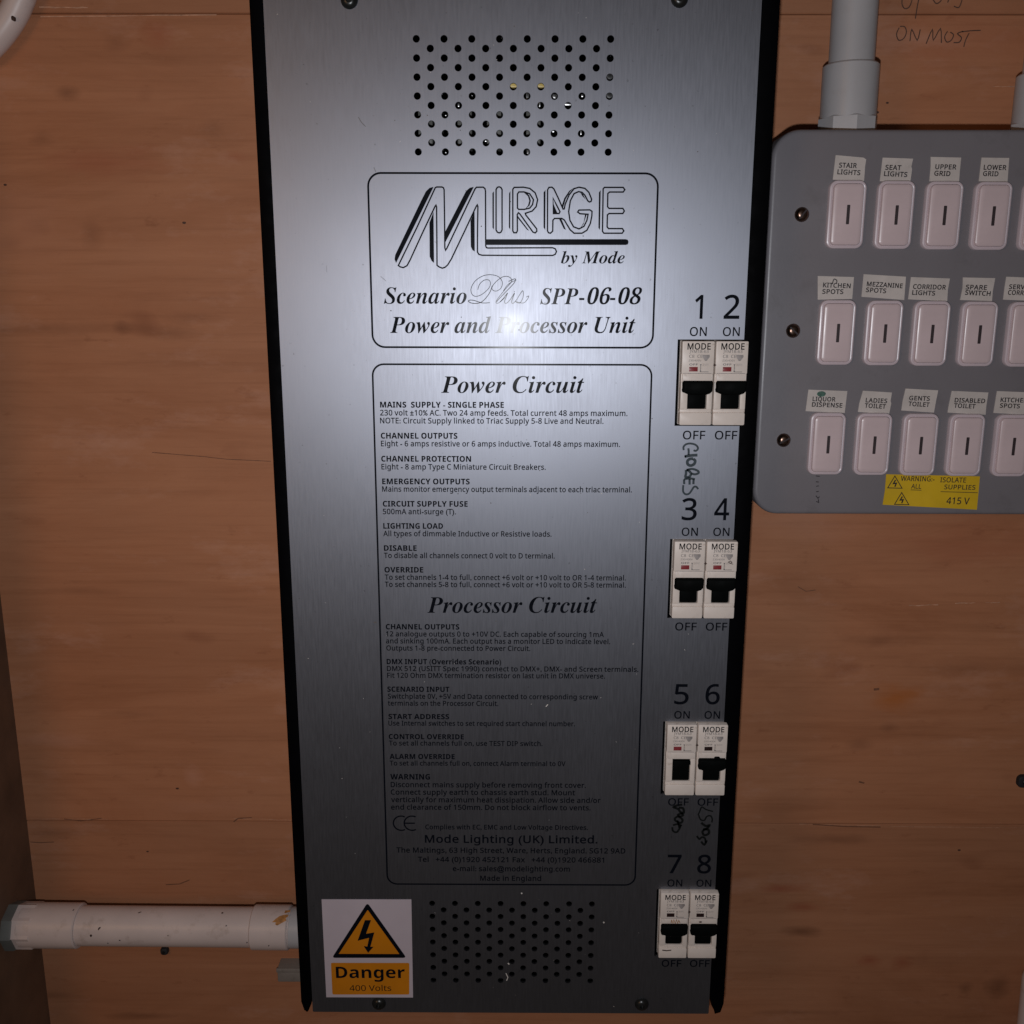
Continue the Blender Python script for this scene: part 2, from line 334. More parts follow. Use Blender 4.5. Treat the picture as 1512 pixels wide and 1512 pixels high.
# ---------------------------------------------------------------- lettering (outlines in thousandths of the type size)
GLYPHS = {
 'sans': {
  '%': '680;502,222 542,211 570,183 581,143 570,103 542,75 502,64 462,75 434,103 423,143 434,183 462,211;502,296 425,275 370,220 349,143 370,66 425,11 502,-10 579,11 634,66 655,143 634,220 579,275;602,691 527,691 78,-10 153,-10;178,690 101,669 46,614 25,537 46,460 101,405 178,384 255,405 310,460 331,537 310,614 255,669;178,616 218,605 246,577 257,537 246,497 218,469 178,458 138,469 110,497 99,537 110,577 138,605',
  '(': '323;167,232 173,337 190,436 218,528 259,614 311,694 258,694 192,617 138,529 98,433 73,333 64,232 73,131 98,31 138,-65 192,-153 258,-230 311,-230 259,-150 218,-64 190,28 173,127',
  ')': '323;156,232 150,127 133,28 105,-64 64,-150 12,-230 65,-230 131,-153 185,-65 225,31 250,131 259,232 250,333 225,433 185,529 131,617 65,694 12,694 64,614 105,528 133,436 150,337',
  '+': '584;251,589 251,394 56,394 56,312 251,312 251,117 333,117 333,312 528,312 528,394 333,394 333,589',
  ',': '219;59,-118 124,-84 163,-32 176,26 167,77 143,111 105,123 75,116 54,95 46,66 52,37 69,18 95,10 97,-29 85,-69 59,-99',
  '-': '323;283,267 40,267 40,174 283,174',
  '.': '219;109,111 79,103 57,81 49,51 57,21 79,-1 109,-9 139,-1 161,21 169,51 161,81 139,103',
  '/': '281;8,-9 78,-9 274,691 204,691',
  '0': '572;285,-10 211,1 152,33 107,88 86,130 70,178 58,232 51,292 49,358 52,432 59,498 73,556 91,606 117,648 148,682 186,706 232,720 285,725 358,714 418,682 464,629 485,587 502,539 514,485 521,424 523,358 520,285 512,219 499,160 480,110 455,68 423,34 385,10 339,-5;285,65 333,73 371,97 400,138 419,194 430,268 434,358 430,447 419,520 400,577 371,618 333,642 285,650 236,642 198,618 171,577 152,520 141,447 137,358 141,268 152,195 171,138 198,97 236,73',
  '1': '572;269,0 269,499 270,568 273,622 244,594 211,566 135,505 89,564 282,714 355,714 355,0',
  '2': '572;48,0 48,73 235,262 326,358 349,386 367,413 382,441 393,468 399,498 401,529 397,565 385,595 366,619 340,635 310,646 275,649 242,647 211,641 184,631 157,617 130,601 103,581 56,640 85,662 118,682 152,700 190,713 231,721 275,724 337,718 390,702 433,674 465,636 485,589 491,534 488,498 481,463 468,430 451,397 429,365 404,333 308,231 159,84 159,80 520,80 520,0',
  '3': '572;241,-10 205,-9 170,-6 137,-2 105,6 75,16 45,29 45,111 76,97 108,86 142,77 176,70 210,65 242,64 300,68 346,81 381,102 404,130 418,164 423,205 417,246 400,278 371,302 331,318 282,328 223,331 154,331 154,406 224,406 278,410 322,422 358,443 383,470 398,503 403,541 399,573 387,600 368,622 342,637 310,647 273,650 236,648 203,642 174,633 93,590 49,650 76,669 108,686 144,702 183,714 226,722 272,724 340,718 396,702 439,674 469,638 487,595 493,547 489,502 475,464 453,433 423,407 387,388 345,376 345,372 397,362 440,344 473,318 496,286 510,247 515,203 512,163 502,126 486,92 463,63 433,37 397,17 352,2 301,-7',
  '4': '572;363,0 363,162 21,162 21,237 357,718 448,718 448,241 552,241 552,162 448,162 448,0;107,241 363,241 363,466 365,555 368,624 364,624 344,583 321,546',
  '5': '572;248,-10 212,-9 178,-6 144,0 114,8 87,17 63,29 63,112 89,98 118,87 151,78 184,71 217,66 249,65 298,69 341,82 376,103 403,132 420,171 425,219 420,262 406,298 382,327 348,347 302,360 246,364 182,359 124,349 80,377 107,714 465,714 465,634 182,634 165,427 211,434 275,438 343,432 402,414 450,383 486,341 508,290 515,228 507,159 484,101 445,54 391,18 326,-3',
  '6': '572;298,-10 254,-6 213,5 175,24 141,51 112,85 88,128 69,179 59,238 55,305 57,356 61,407 69,457 80,505 96,550 118,592 144,629 178,661 217,688 264,708 319,720 382,724 429,722 470,715 470,640 430,649 384,652 341,649 302,642 269,629 240,612 216,591 196,566 180,538 168,507 158,474 151,439 146,402 143,363 149,363 166,385 188,405 213,422 243,436 278,444 318,447 376,441 426,422 468,390 500,348 519,294 525,230 518,161 498,102 464,54 418,18 363,-3;297,64 336,68 370,82 399,104 421,136 434,178 438,230 434,272 423,308 404,338 377,360 342,374 300,378 270,376 243,369 218,358 196,344 178,328 164,309 153,289 146,268 144,247 146,218 152,190 161,162 174,135 191,112 212,92 237,76 265,67',
  '7': '572;136,0 429,634 44,634 44,714 523,714 523,646 233,0',
  '8': '572;288,-10 217,-4 158,12 111,40 77,79 56,126 49,182 51,213 58,242 70,267 85,290 103,311 124,329 147,345 172,360 197,373 164,394 135,419 108,446 88,476 76,513 72,554 75,589 84,620 100,647 121,670 146,689 176,704 209,715 246,722 285,724 344,719 395,704 439,680 472,646 492,604 499,553 497,526 491,501 480,478 467,458 450,439 431,422 363,378 443,330 465,312 485,291 501,269 512,244 520,216 522,185 515,129 494,82 459,42 411,13 355,-4;289,412 322,428 351,445 376,465 396,488 408,517 412,550 408,581 396,606 377,626 351,641 320,650 284,653 250,650 219,641 194,626 174,606 162,581 158,550 160,527 166,506 176,488 189,472 204,458 223,446;286,60 331,64 368,75 398,95 419,120 432,150 436,184 431,217 418,246 395,270 365,293 328,313 286,331 270,337 230,317 196,296 170,272 150,246 139,216 135,181 139,148 151,119 172,95 201,75 239,64',
  '9': '572;192,-10 146,-8 102,0 102,75 129,68 158,63 190,62 234,65 272,72 306,85 334,102 358,123 378,148 394,175 407,206 417,240 424,275 429,312 431,350 425,350 408,328 387,309 362,292 331,278 296,270 255,267 198,273 148,292 107,324 75,366 56,420 50,483 53,531 63,574 78,612 100,645 126,673 158,695 194,711 234,721 278,724 322,720 363,709 401,690 435,663 464,628 488,586 506,535 516,476 520,409 519,358 514,307 506,258 495,209 479,164 458,122 431,85 397,53 358,26 310,6 255,-6;274,336 305,338 332,345 357,356 379,370 397,386 412,405 422,425 429,446 431,467 429,496 423,524 414,552 401,578 384,602 363,622 338,638 310,647 278,650 239,645 205,632 176,609 155,577 141,535 137,484 141,441 152,405 171,376 197,354 231,340',
  ':': '219;109,458 79,450 57,428 49,398 57,368 79,346 109,338 139,346 161,368 169,398 161,428 139,450;109,111 79,103 57,81 49,51 57,21 79,-1 109,-9 139,-1 161,21 169,51 161,81 139,103',
  ';': '219;61,-115 123,-82 162,-30 175,38 167,85 144,118 108,131 77,124 56,104 48,70 55,41 73,21 101,11 101,-27 90,-62 61,-96;169,398 161,428 139,450 109,458 79,450 57,428 49,398 57,368 79,346 109,338 139,346 161,368',
  '@': '1010;891,9 849,-39 793,-79 725,-110 643,-131 549,-138 403,-122 285,-74 199,3 145,107 127,237 147,374 203,490 289,580 401,637 533,658 647,643 743,600 818,534 866,449 883,349 867,251 829,175 779,121 731,89 696,78 673,86 662,106 664,138 746,515 658,515 641,439 601,488 551,519 494,529 418,512 349,465 293,396 254,312 240,220 249,148 273,87 311,40 361,10 419,-1 469,9 520,36 567,80 578,34 610,7 664,-2 752,17 831,70 896,148 940,243 956,348 936,472 878,578 789,659 674,711 537,729 352,697 215,614 123,496 70,362 54,229 76,79 139,-43 241,-134 379,-191 548,-210 663,-201 763,-174 849,-130 922,-69 981,9;331,213 340,286 366,353 403,408 449,445 500,458 560,441 599,391 613,316 603,243 577,177 538,122 491,85 439,71 383,89 345,138',
  'A': '639;0,0 279,717 360,717 638,0 545,0 459,221 176,221 91,0;206,301 432,301 352,517 342,546 328,590 318,624 302,564 287,517',
  'B': '650;97,0 97,714 301,714 383,710 451,696 504,675 542,642 564,596 572,537 568,497 556,463 537,433 510,408 477,390 436,379 436,374 465,368 492,359 518,348 540,334 559,316 575,294 587,268 594,238 596,203 589,143 566,93 530,53 480,24 419,6 348,0;187,410 319,410 374,413 416,423 445,440 464,462 475,492 479,527 474,563 461,591 438,612 404,626 360,634 305,637 187,637;187,76 331,76 388,80 432,92 463,113 484,140 496,173 500,210 496,245 483,275 462,300 429,320 383,331 324,335 187,335',
  'C': '632;389,-10 320,-5 260,10 207,35 162,69 126,112 98,163 77,222 65,287 61,358 65,427 79,491 100,548 131,600 170,642 217,678 272,703 334,719 404,724 476,719 542,705 601,682 565,606 492,633 464,640 434,644 403,645 332,636 271,611 222,568 185,510 163,440 156,357 163,275 183,204 218,146 265,103 327,78 402,69 491,77 573,97 573,19 491,-3',
  'D': '730;97,0 97,714 317,714 386,710 448,696 504,674 553,643 593,604 626,556 650,501 664,437 669,364 665,295 653,234 634,179 606,132 570,92 528,59 479,33 424,15 363,4 296,0;187,77 284,77 388,88 470,122 528,179 562,259 574,361 566,448 543,518 504,570 450,607 384,630 304,637 187,637',
  'E': '556;97,0 97,714 496,714 496,635 187,635 187,412 478,412 478,334 187,334 187,79 496,79 496,0',
  'F': '519;97,0 97,714 496,714 496,635 187,635 187,382 477,382 477,303 187,303 187,0',
  'G': '728;403,-10 333,-5 271,10 216,35 169,68 131,111 100,162 79,220 65,285 61,357 66,428 81,493 105,551 139,602 181,644 232,679 290,704 357,719 431,724 470,723 508,719 545,713 579,705 612,694 644,682 610,604 524,633 492,640 460,644 426,645 347,636 280,611 226,568 187,510 163,440 155,357 158,303 167,252 182,207 204,166 233,132 269,104 312,84 364,72 424,68 504,73 564,85 564,297 407,297 407,377 654,377 654,27 615,15 576,6 537,-1 496,-6 451,-9',
  'H': '741;97,0 97,714 187,714 187,412 553,412 553,714 643,714 643,0 553,0 553,333 187,333 187,0',
  'I': '339;40,0 40,52 124,71 124,642 40,662 40,714 298,714 298,662 214,642 214,71 298,52 298,0',
  'J': '273;-4,-190 -46,-187 -78,-177 -78,-101 -44,-108 -6,-111 18,-108 42,-101 62,-87 78,-66 86,-47 90,-24 92,4 92,714 182,714 182,11 176,-52 159,-102 131,-141 93,-168 48,-185',
  'K': '619;97,0 97,714 187,714 187,362 248,430 310,498 503,714 608,714 325,403 619,0 513,0 260,341 187,277 187,0',
  'L': '524;97,0 97,714 187,714 187,80 499,80 499,0',
  'M': '907;97,0 97,714 230,714 450,129 454,129 678,714 810,714 810,0 721,0 721,439 724,542 728,625 724,625 486,0 412,0 177,626 173,626 178,542 180,433 180,0',
  'N': '760;97,0 97,714 201,714 582,123 586,123 584,171 580,241 579,311 579,714 663,714 663,0 558,0 176,593 172,593 177,506 180,399 180,0',
  'O': '781;391,-10 321,-5 260,10 207,36 162,71 125,114 97,165 77,223 65,288 61,359 65,429 77,493 97,551 125,602 162,644 207,679 260,705 322,720 392,725 460,720 520,705 572,680 617,645 654,602 682,552 703,493 716,429 720,358 716,287 703,223 682,165 654,114 617,71 572,36 519,10 459,-5;391,68 465,77 524,102 569,146 600,204 619,274 625,358 619,442 600,512 569,570 524,612 465,638 392,646 318,638 259,612 214,570 182,512 162,442 156,358 162,274 181,204 213,146 258,102 317,77',
  'P': '605;97,0 97,714 286,714 371,708 439,690 490,659 526,617 547,566 554,504 551,466 542,429 528,394 506,361 476,334 439,310 392,292 335,282 269,278 187,278 187,0;187,355 259,355 321,359 372,370 411,388 439,415 455,452 461,500 456,542 441,576 417,603 382,622 336,633 278,637 187,637',
  'Q': '781;554,-170 416,-9 401,-10 391,-10 321,-5 260,10 207,36 162,71 125,114 97,165 77,223 65,288 61,359 65,429 77,493 97,551 125,602 162,644 207,679 260,705 322,720 392,725 460,720 520,705 572,680 617,645 654,602 682,552 703,493 716,429 720,358 714,275 697,201 668,135 627,80 575,38 512,8 683,-170;391,68 465,77 524,102 569,146 600,204 619,274 625,358 619,442 600,512 569,570 524,612 465,638 392,646 318,638 259,612 214,570 182,512 162,442 156,358 162,274 181,204 213,146 258,102 317,77',
  'R': '622;97,0 97,714 294,714 375,708 440,692 491,664 526,624 547,573 554,511 552,475 545,443 533,416 518,392 500,372 480,356 457,342 435,330 411,320 607,0 502,0 329,295 187,295 187,0;187,371 294,371 347,375 389,386 421,406 443,432 457,466 461,507 456,549 442,582 419,606 386,623 343,633 289,636 187,636',
  'S': '549;247,-10 208,-9 171,-6 136,-1 104,6 76,14 51,24 51,110 141,81 177,74 213,69 251,68 300,71 340,82 372,99 394,122 408,150 412,183 410,205 405,225 397,242 385,258 367,272 346,286 244,330 188,354 142,381 107,411 81,447 65,491 60,542 63,578 73,611 89,640 111,664 138,685 170,702 206,714 245,722 288,724 326,723 362,719 396,713 428,705 457,695 485,684 457,607 376,634 347,640 317,644 286,645 245,642 211,632 185,616 166,595 155,570 151,541 153,518 158,498 166,481 178,466 194,451 215,438 307,397 347,381 382,365 414,348 440,329 462,308 480,284 492,257 500,226 502,191 494,132 471,83 433,43 382,14 320,-4',
  'T': '556;233,0 233,635 10,635 10,714 545,714 545,635 323,635 323,0',
  'U': '731;362,-10 280,-2 213,22 160,62 121,116 98,180 90,254 90,714 180,714 180,251 185,197 201,152 226,116 263,89 310,73 367,68 426,74 473,91 508,120 532,157 546,201 551,252 551,714 640,714 640,252 637,204 627,160 610,119 586,82 556,50 518,25 474,5 422,-6',
  'V': '600;255,0 0,714 94,714 255,256 282,174 300,100 318,174 345,258 505,714 600,714 345,0',
  'W': '930;201,0 12,714 106,714 217,278 238,189 251,108 266,193 289,283 415,714 508,714 639,280 663,188 678,108 692,188 713,279 823,714 917,714 727,0 636,0 497,468 481,526 468,578 461,609 450,554 427,465 292,0',
  'X': '586;4,0 241,372 19,714 119,714 294,434 470,714 565,714 344,374 582,0 480,0 291,310 99,0',
  'Y': '566;238,0 238,273 0,714 98,714 283,363 469,714 566,714 328,277 328,0',
  'Z': '572;38,0 38,68 414,634 50,634 50,714 523,714 523,646 147,80 533,80 533,0',
  'a': '561;215,-10 169,-6 129,7 94,29 67,59 51,99 46,149 53,198 74,239 109,272 159,297 223,313 303,320 394,323 394,355 391,395 381,426 365,448 343,462 316,471 283,474 255,473 229,468 203,462 132,433 105,499 130,511 157,522 188,532 220,539 254,544 288,545 348,540 396,526 433,502 459,468 475,422 480,365 480,0 416,0 399,76 395,76 371,49 347,28 322,11 293,-1 257,-8;235,61 278,65 315,78 348,99 373,128 388,166 393,214 393,262 314,259 254,254 208,243 176,227 154,206 141,179 137,148 140,121 149,99 165,82 185,70 208,63',
  'b': '615;339,-10 300,-7 265,0 236,13 211,29 190,48 173,68 166,68 148,0 85,0 85,760 173,760 173,575 172,512 168,465 173,465 190,486 211,505 236,522 265,535 300,542 339,545 401,537 455,514 500,476 533,422 553,352 560,268 553,184 533,114 499,60 454,21 401,-2;326,63 370,69 406,87 434,116 453,157 465,208 469,269 453,382 405,449 324,472 273,467 234,450 206,423 188,384 177,334 173,271 173,267 177,206 187,156 206,116 233,86 274,69',
  'c': '480;300,-10 254,-7 212,3 174,19 139,42 110,72 87,109 69,153 58,205 55,265 59,327 70,381 88,426 113,464 142,494 178,517 217,533 260,543 306,546 385,538 447,517 420,444 364,461 304,469 247,461 203,437 171,396 152,339 146,266 150,206 163,157 185,118 214,89 253,72 299,66 327,67 353,70 376,75 438,97 438,19 378,-3',
  'd': '615;275,-10 213,-2 159,21 115,60 82,113 62,183 55,267 62,352 82,421 116,476 160,515 214,538 276,546 315,543 349,536 378,523 402,507 424,488 442,467 448,467 445,506 442,546 442,760 530,760 530,0 459,0 446,72 442,72 424,50 403,31 378,14 349,1 314,-7;289,63 340,68 380,84 409,110 428,146 439,193 443,250 443,266 439,328 428,379 410,420 382,449 341,467 288,473 245,467 209,448 182,417 162,375 150,324 146,265 150,206 162,156 182,116 209,87 245,69',
  'e': '564;313,-10 264,-7 219,4 179,21 142,45 112,76 88,114 69,158 59,208 55,264 58,320 68,370 85,415 107,454 135,486 168,512 205,531 247,542 292,546 336,543 375,533 411,516 441,493 466,465 487,432 501,393 510,351 513,304 513,251 146,251 152,195 168,149 193,113 226,86 268,70 317,65 350,66 380,69 408,74 489,102 489,25 408,-2 380,-6 348,-9;148,321 421,321 417,364 406,400 389,432 364,455 332,469 291,474 252,470 219,456 192,434 170,403 156,366',
  'f': '344;109,0 109,468 15,468 15,509 109,539 109,570 114,633 129,683 155,720 190,745 232,760 283,765 342,760 387,747 364,678 327,688 284,693 257,690 235,680 218,664 207,640 199,609 197,571 197,536 332,536 332,468 197,468 197,0',
  'g': '615;290,-240 216,-236 152,-225 97,-206 97,-125 154,-148 220,-162 295,-167 338,-163 374,-149 404,-127 425,-96 439,-59 443,-16 443,5 444,40 446,71 442,71 400,26 344,-1 276,-10 212,-2 158,22 114,63 81,118 62,186 55,267 62,347 81,414 114,471 157,512 211,538 275,546 309,544 341,537 371,526 397,510 422,490 443,465 448,465 460,536 530,536 530,-9 524,-79 504,-137 472,-182 425,-214 365,-234;289,62 338,67 377,81 407,106 428,140 440,187 444,246 444,267 440,333 427,386 406,425 376,451 336,467 287,472 246,466 211,448 183,418 162,378 150,327 146,266 150,205 162,155 182,115 211,85 246,68',
  'h': '618;85,0 85,760 173,760 173,537 168,462 174,462 193,487 217,508 245,524 275,536 307,543 341,545 401,540 450,524 488,499 515,461 532,411 537,349 537,0 450,0 450,343 437,415 397,458 330,472 276,466 235,450 207,422 188,383 177,335 173,277 173,0',
  'i': '258;130,625 110,629 93,639 82,657 78,681 82,706 93,724 110,734 130,737 149,734 166,724 177,706 181,681 177,657 166,639 149,628;85,0 85,536 173,536 173,0',
  'j': '258;130,625 110,629 93,639 82,657 78,681 82,706 93,724 110,734 130,737 149,734 166,724 177,706 181,681 177,657 166,639 149,628;22,-240 -22,-237 -55,-228 -55,-157 -24,-164 11,-167 40,-163 64,-150 76,-134 83,-112 85,-83 85,536 173,536 173,-80 169,-126 157,-166 137,-198 108,-221 70,-235',
  'k': '534;85,0 85,760 172,760 172,363 171,324 168,276 172,276 190,299 215,330 236,355 407,536 510,536 293,307 525,0 419,0 233,250 172,197 172,0',
  'l': '258;85,0 85,760 173,760 173,0',
  'm': '935;85,0 85,536 156,536 169,463 174,463 193,489 215,509 242,526 270,537 301,544 332,546 406,536 461,506 496,456 501,456 521,484 546,507 574,524 606,536 639,544 673,546 729,541 774,525 809,500 834,462 849,412 854,349 854,0 767,0 767,345 755,416 719,458 658,472 611,467 574,452 546,427 528,392 517,349 513,296 513,0 426,0 426,345 414,416 377,458 316,472 268,466 230,450 204,422 187,384 176,336 173,278 173,0',
  'n': '618;85,0 85,536 156,536 169,463 174,463 194,489 218,509 246,526 277,537 310,544 343,546 402,541 450,525 488,500 515,462 532,412 537,349 537,0 450,0 450,343 437,415 397,458 330,472 277,466 236,450 207,422 188,384 177,336 173,278 173,0',
  'o': '605;301,-10 255,-6 213,4 174,22 140,48 111,79 87,118 69,162 59,213 55,269 62,351 85,419 122,474 172,514 233,538 304,546 351,542 394,532 433,514 467,489 496,457 520,420 537,375 548,325 551,269 544,187 521,118 484,63 433,22 372,-2;303,63 352,69 392,88 422,119 443,160 456,210 460,269 456,328 443,377 422,418 392,448 352,466 302,472 252,466 213,448 183,418 162,377 150,328 146,269 150,210 163,160 184,119 213,88 253,69',
  'p': '615;85,-240 85,536 157,536 169,463 173,463 191,485 212,505 236,522 265,535 300,543 340,546 402,538 455,515 500,477 533,423 553,354 560,269 553,185 533,116 500,61 455,22 401,-2 339,-10 300,-7 266,0 237,14 211,30 190,48 173,68 167,68 171,25 173,-20 173,-240;326,63 357,66 384,75 406,90 426,110 441,135 454,164 462,196 467,232 469,270 465,327 453,376 434,417 406,448 369,466 324,472 275,467 236,452 209,426 190,390 178,343 173,286 173,269 177,208 187,157 206,117 233,87 274,69',
  'q': '615;442,-240 442,-11 443,31 447,72 441,72 424,50 403,31 378,14 348,1 313,-7 273,-10 212,-2 160,21 116,60 82,113 62,183 55,267 62,352 82,421 117,476 162,515 215,538 276,546 315,543 350,535 379,522 404,505 425,485 443,463 447,463 460,536 530,536 530,-240;290,63 340,68 379,83 408,108 427,144 439,191 443,248 443,266 439,328 428,380 409,420 380,450 340,467 288,473 244,467 208,448 181,417 162,375 150,324 146,265 150,206 162,157 182,117 209,87 246,69',
  'r': '413;85,0 85,536 157,536 167,438 171,438 190,466 212,491 238,514 267,532 299,542 335,546 368,545 398,540 387,459 358,464 329,466 302,464 277,456 252,444 230,427 210,406 195,381 183,352 175,320 173,286 173,0',
  's': '479;220,-10 184,-9 152,-6 124,-1 98,6 74,14 52,24 52,104 130,74 160,67 191,62 222,61 263,63 295,71 319,82 336,98 346,118 349,140 346,159 338,176 323,192 298,208 217,244 128,284 105,298 86,314 71,332 60,352 53,376 51,404 57,446 76,481 107,509 147,530 196,542 252,546 284,545 314,542 344,537 423,510 393,440 322,464 297,470 272,473 246,474 213,472 185,466 164,457 142,436 135,409 138,389 148,372 165,356 192,342 273,307 360,268 382,254 400,238 415,220 426,199 432,175 434,148 428,100 408,61 376,30 333,8 281,-6',
  't': '361;249,-10 222,-8 196,-4 172,5 149,17 130,33 114,55 102,82 94,116 92,156 92,468 16,468 16,510 93,545 128,659 180,659 180,536 335,536 335,468 180,468 180,158 183,128 190,104 204,86 221,72 241,65 264,62 305,66 339,73 339,6 299,-6',
  'u': '618;274,-10 215,-5 166,11 128,37 101,74 84,123 79,185 79,536 168,536 168,191 181,120 221,77 287,63 340,69 381,85 411,113 430,151 441,199 445,257 445,536 533,536 533,0 461,0 448,71 444,71 424,46 400,25 372,10 341,-1 308,-8',
  'v': '508;203,0 0,536 94,536 208,220 225,171 241,120 251,78 255,78 267,120 284,172 300,220 414,536 508,536 304,0',
  'w': '786;158,1 11,537 102,537 176,251 197,164 211,91 215,91 225,133 237,186 251,235 346,537 442,537 534,235 556,161 570,92 574,92 588,161 610,251 685,537 775,537 626,1 523,1 431,303 409,384 394,445 390,445 377,384 354,302 258,1',
  'x': '529;18,0 212,274 27,536 127,536 265,334 402,536 501,536 316,274 511,0 411,0 265,214 117,0',
  'y': '510;84,-240 42,-238 11,-232 11,-162 38,-166 70,-168 99,-165 124,-156 144,-142 162,-123 177,-100 189,-73 217,-2 1,536 95,536 211,231 238,154 256,85 260,85 279,151 306,232 415,536 510,536 279,-74 258,-121 234,-162 207,-195 173,-220 132,-235',
  'z': '470;39,0 39,58 327,468 56,468 56,536 424,536 424,470 140,68 431,68 431,0',
  '±': '584;56,82 56,0 528,0 528,82;251,589 251,394 56,394 56,312 251,312 251,117 333,117 333,312 528,312 528,394 333,394 333,589',
 },
 'bold': {
  '(': '323;167,232 173,337 190,436 218,528 259,614 311,694 258,694 192,617 138,529 98,433 73,333 64,232 73,131 98,31 138,-65 192,-153 258,-230 311,-230 259,-150 218,-64 190,28 173,127',
  ')': '323;156,232 150,127 133,28 105,-64 64,-150 12,-230 65,-230 131,-153 185,-65 225,31 250,131 259,232 250,333 225,433 185,529 131,617 65,694 12,694 64,614 105,528 133,436 150,337',
  '-': '323;283,267 40,267 40,174 283,174',
  'A': '690;0,0 252,717 437,717 690,0 527,0 475,170 215,170 163,0;253,297 439,297 386,463 374,506 358,559 345,606 332,556 316,501 304,463',
  'B': '672;90,0 90,714 312,714 400,710 472,696 528,674 569,641 593,594 601,533 598,494 588,460 573,430 551,406 524,389 491,379 491,374 514,368 536,360 556,349 574,335 589,318 602,297 611,272 617,242 619,207 611,147 588,96 549,55 497,24 433,6 357,0;241,431 329,431 369,433 399,440 420,452 435,468 443,488 446,513 443,538 433,557 416,572 392,582 360,588 321,590 241,590;241,125 340,125 381,128 412,137 435,152 450,171 459,195 462,222 459,247 450,268 434,286 411,300 378,308 335,311 241,311',
  'C': '637;379,-10 310,-5 249,10 198,36 154,70 119,113 92,164 73,222 62,286 58,356 62,425 75,489 97,547 127,598 165,642 211,677 264,703 325,719 393,724 428,723 464,718 500,711 535,700 569,688 602,674 553,551 473,584 446,592 419,596 393,598 340,591 295,569 260,533 234,484 219,425 214,355 219,285 233,226 256,179 291,144 336,123 393,116 422,117 451,120 480,126 575,154 575,27 544,15 513,6 482,-1 450,-6 416,-9',
  'D': '740;90,0 90,714 314,714 385,710 450,696 509,674 559,643 602,604 636,556 662,501 677,437 682,364 678,295 666,234 645,179 616,132 580,92 535,59 484,33 427,15 363,4 292,0;241,125 306,125 385,134 446,163 490,210 516,275 525,360 519,432 502,490 473,534 433,565 383,584 322,590 241,590',
  'E': '560;90,0 90,714 501,714 501,590 241,590 241,433 483,433 483,309 241,309 241,125 501,125 501,0',
  'F': '549;90,0 90,714 499,714 499,590 239,590 239,406 481,406 481,282 239,282 239,0',
  'G': '724;390,-10 329,-6 274,5 225,24 181,50 144,84 113,125 89,173 72,228 61,289 58,358 63,429 77,494 102,552 135,603 177,645 228,679 287,704 355,719 431,724 469,723 506,719 543,712 579,703 612,692 643,680 593,559 518,587 490,593 460,597 430,598 388,595 350,585 316,568 286,545 261,517 241,484 226,445 217,402 214,355 216,310 222,269 233,231 248,198 268,169 293,146 323,130 359,119 400,116 455,119 496,126 496,275 361,275 361,401 644,401 644,31 528,1 485,-5 440,-9',
  'H': '765;90,0 90,714 241,714 241,434 524,434 524,714 675,714 675,0 524,0 524,308 241,308 241,0',
  'I': '389;32,0 32,86 119,126 119,588 32,628 32,714 357,714 357,628 270,588 270,126 357,86 357,0',
  'J': '331;15,-210 -36,-207 -74,-199 -74,-73 -40,-80 -3,-83 22,-81 44,-73 64,-58 78,-35 85,-14 89,13 90,45 90,714 241,714 241,46 238,-11 228,-61 212,-103 191,-137 164,-164 133,-185 97,-199 58,-207',
  'K': '664;90,0 90,714 241,714 241,387 270,430 301,471 494,714 662,714 413,398 664,0 492,0 305,301 241,255 241,0',
  'L': '565;90,0 90,714 241,714 241,125 531,125 531,0',
  'M': '943;90,0 90,714 296,714 465,168 468,168 647,714 853,714 853,0 712,0 712,338 714,416 717,500 719,559 715,559 531,0 392,0 220,560 216,560 220,500 224,415 225,332 225,0',
  'N': '813;90,0 90,714 281,714 591,179 594,179 589,278 587,376 587,714 723,714 723,0 531,0 220,540 216,540 223,438 225,336 225,0',
  'O': '796;398,-10 325,-5 261,10 207,36 161,71 123,114 95,165 74,223 62,288 58,359 62,430 74,494 95,552 123,603 160,645 207,680 261,705 326,720 399,725 472,720 535,705 590,680 636,645 673,602 702,552 722,493 734,429 738,358 734,287 722,223 702,165 673,114 636,71 590,36 535,10 471,-5;398,117 457,124 503,146 537,182 560,230 574,289 579,358 574,428 560,487 537,535 503,571 457,592 399,599 341,592 295,571 260,535 236,487 222,428 217,358 222,289 236,230 260,182 294,146 340,124',
  'P': '628;90,0 90,714 318,714 402,707 469,688 520,654 555,610 576,555 583,491 580,451 571,412 557,374 536,341 507,311 471,287 425,269 370,258 306,254 241,254 241,0;241,378 291,378 331,381 365,389 392,404 413,424 426,452 430,486 417,544 377,578 310,590 241,590',
  'Q': '796;540,-170 409,-10 398,-10 325,-5 261,10 207,36 161,71 123,114 95,165 74,223 62,288 58,359 62,430 74,494 95,552 123,603 160,645 207,680 261,705 326,720 399,725 472,720 535,705 590,680 636,645 673,602 702,552 722,493 734,429 738,358 733,282 719,212 695,151 661,97 617,55 562,22 734,-170;398,117 457,124 503,146 537,182 560,230 574,289 579,358 574,428 560,487 537,535 503,571 457,592 399,599 341,592 295,571 260,535 236,487 222,428 217,358 222,289 236,230 260,182 294,146 340,124',
  'R': '660;90,0 90,714 298,714 387,708 459,690 514,661 552,620 575,566 583,500 581,469 575,440 565,415 551,391 534,371 516,353 495,337 473,323 450,311 660,0 492,0 322,274 241,274 241,0;241,397 290,397 335,400 371,408 398,422 416,441 426,466 430,496 426,527 415,551 396,569 368,580 332,588 287,590 241,590',
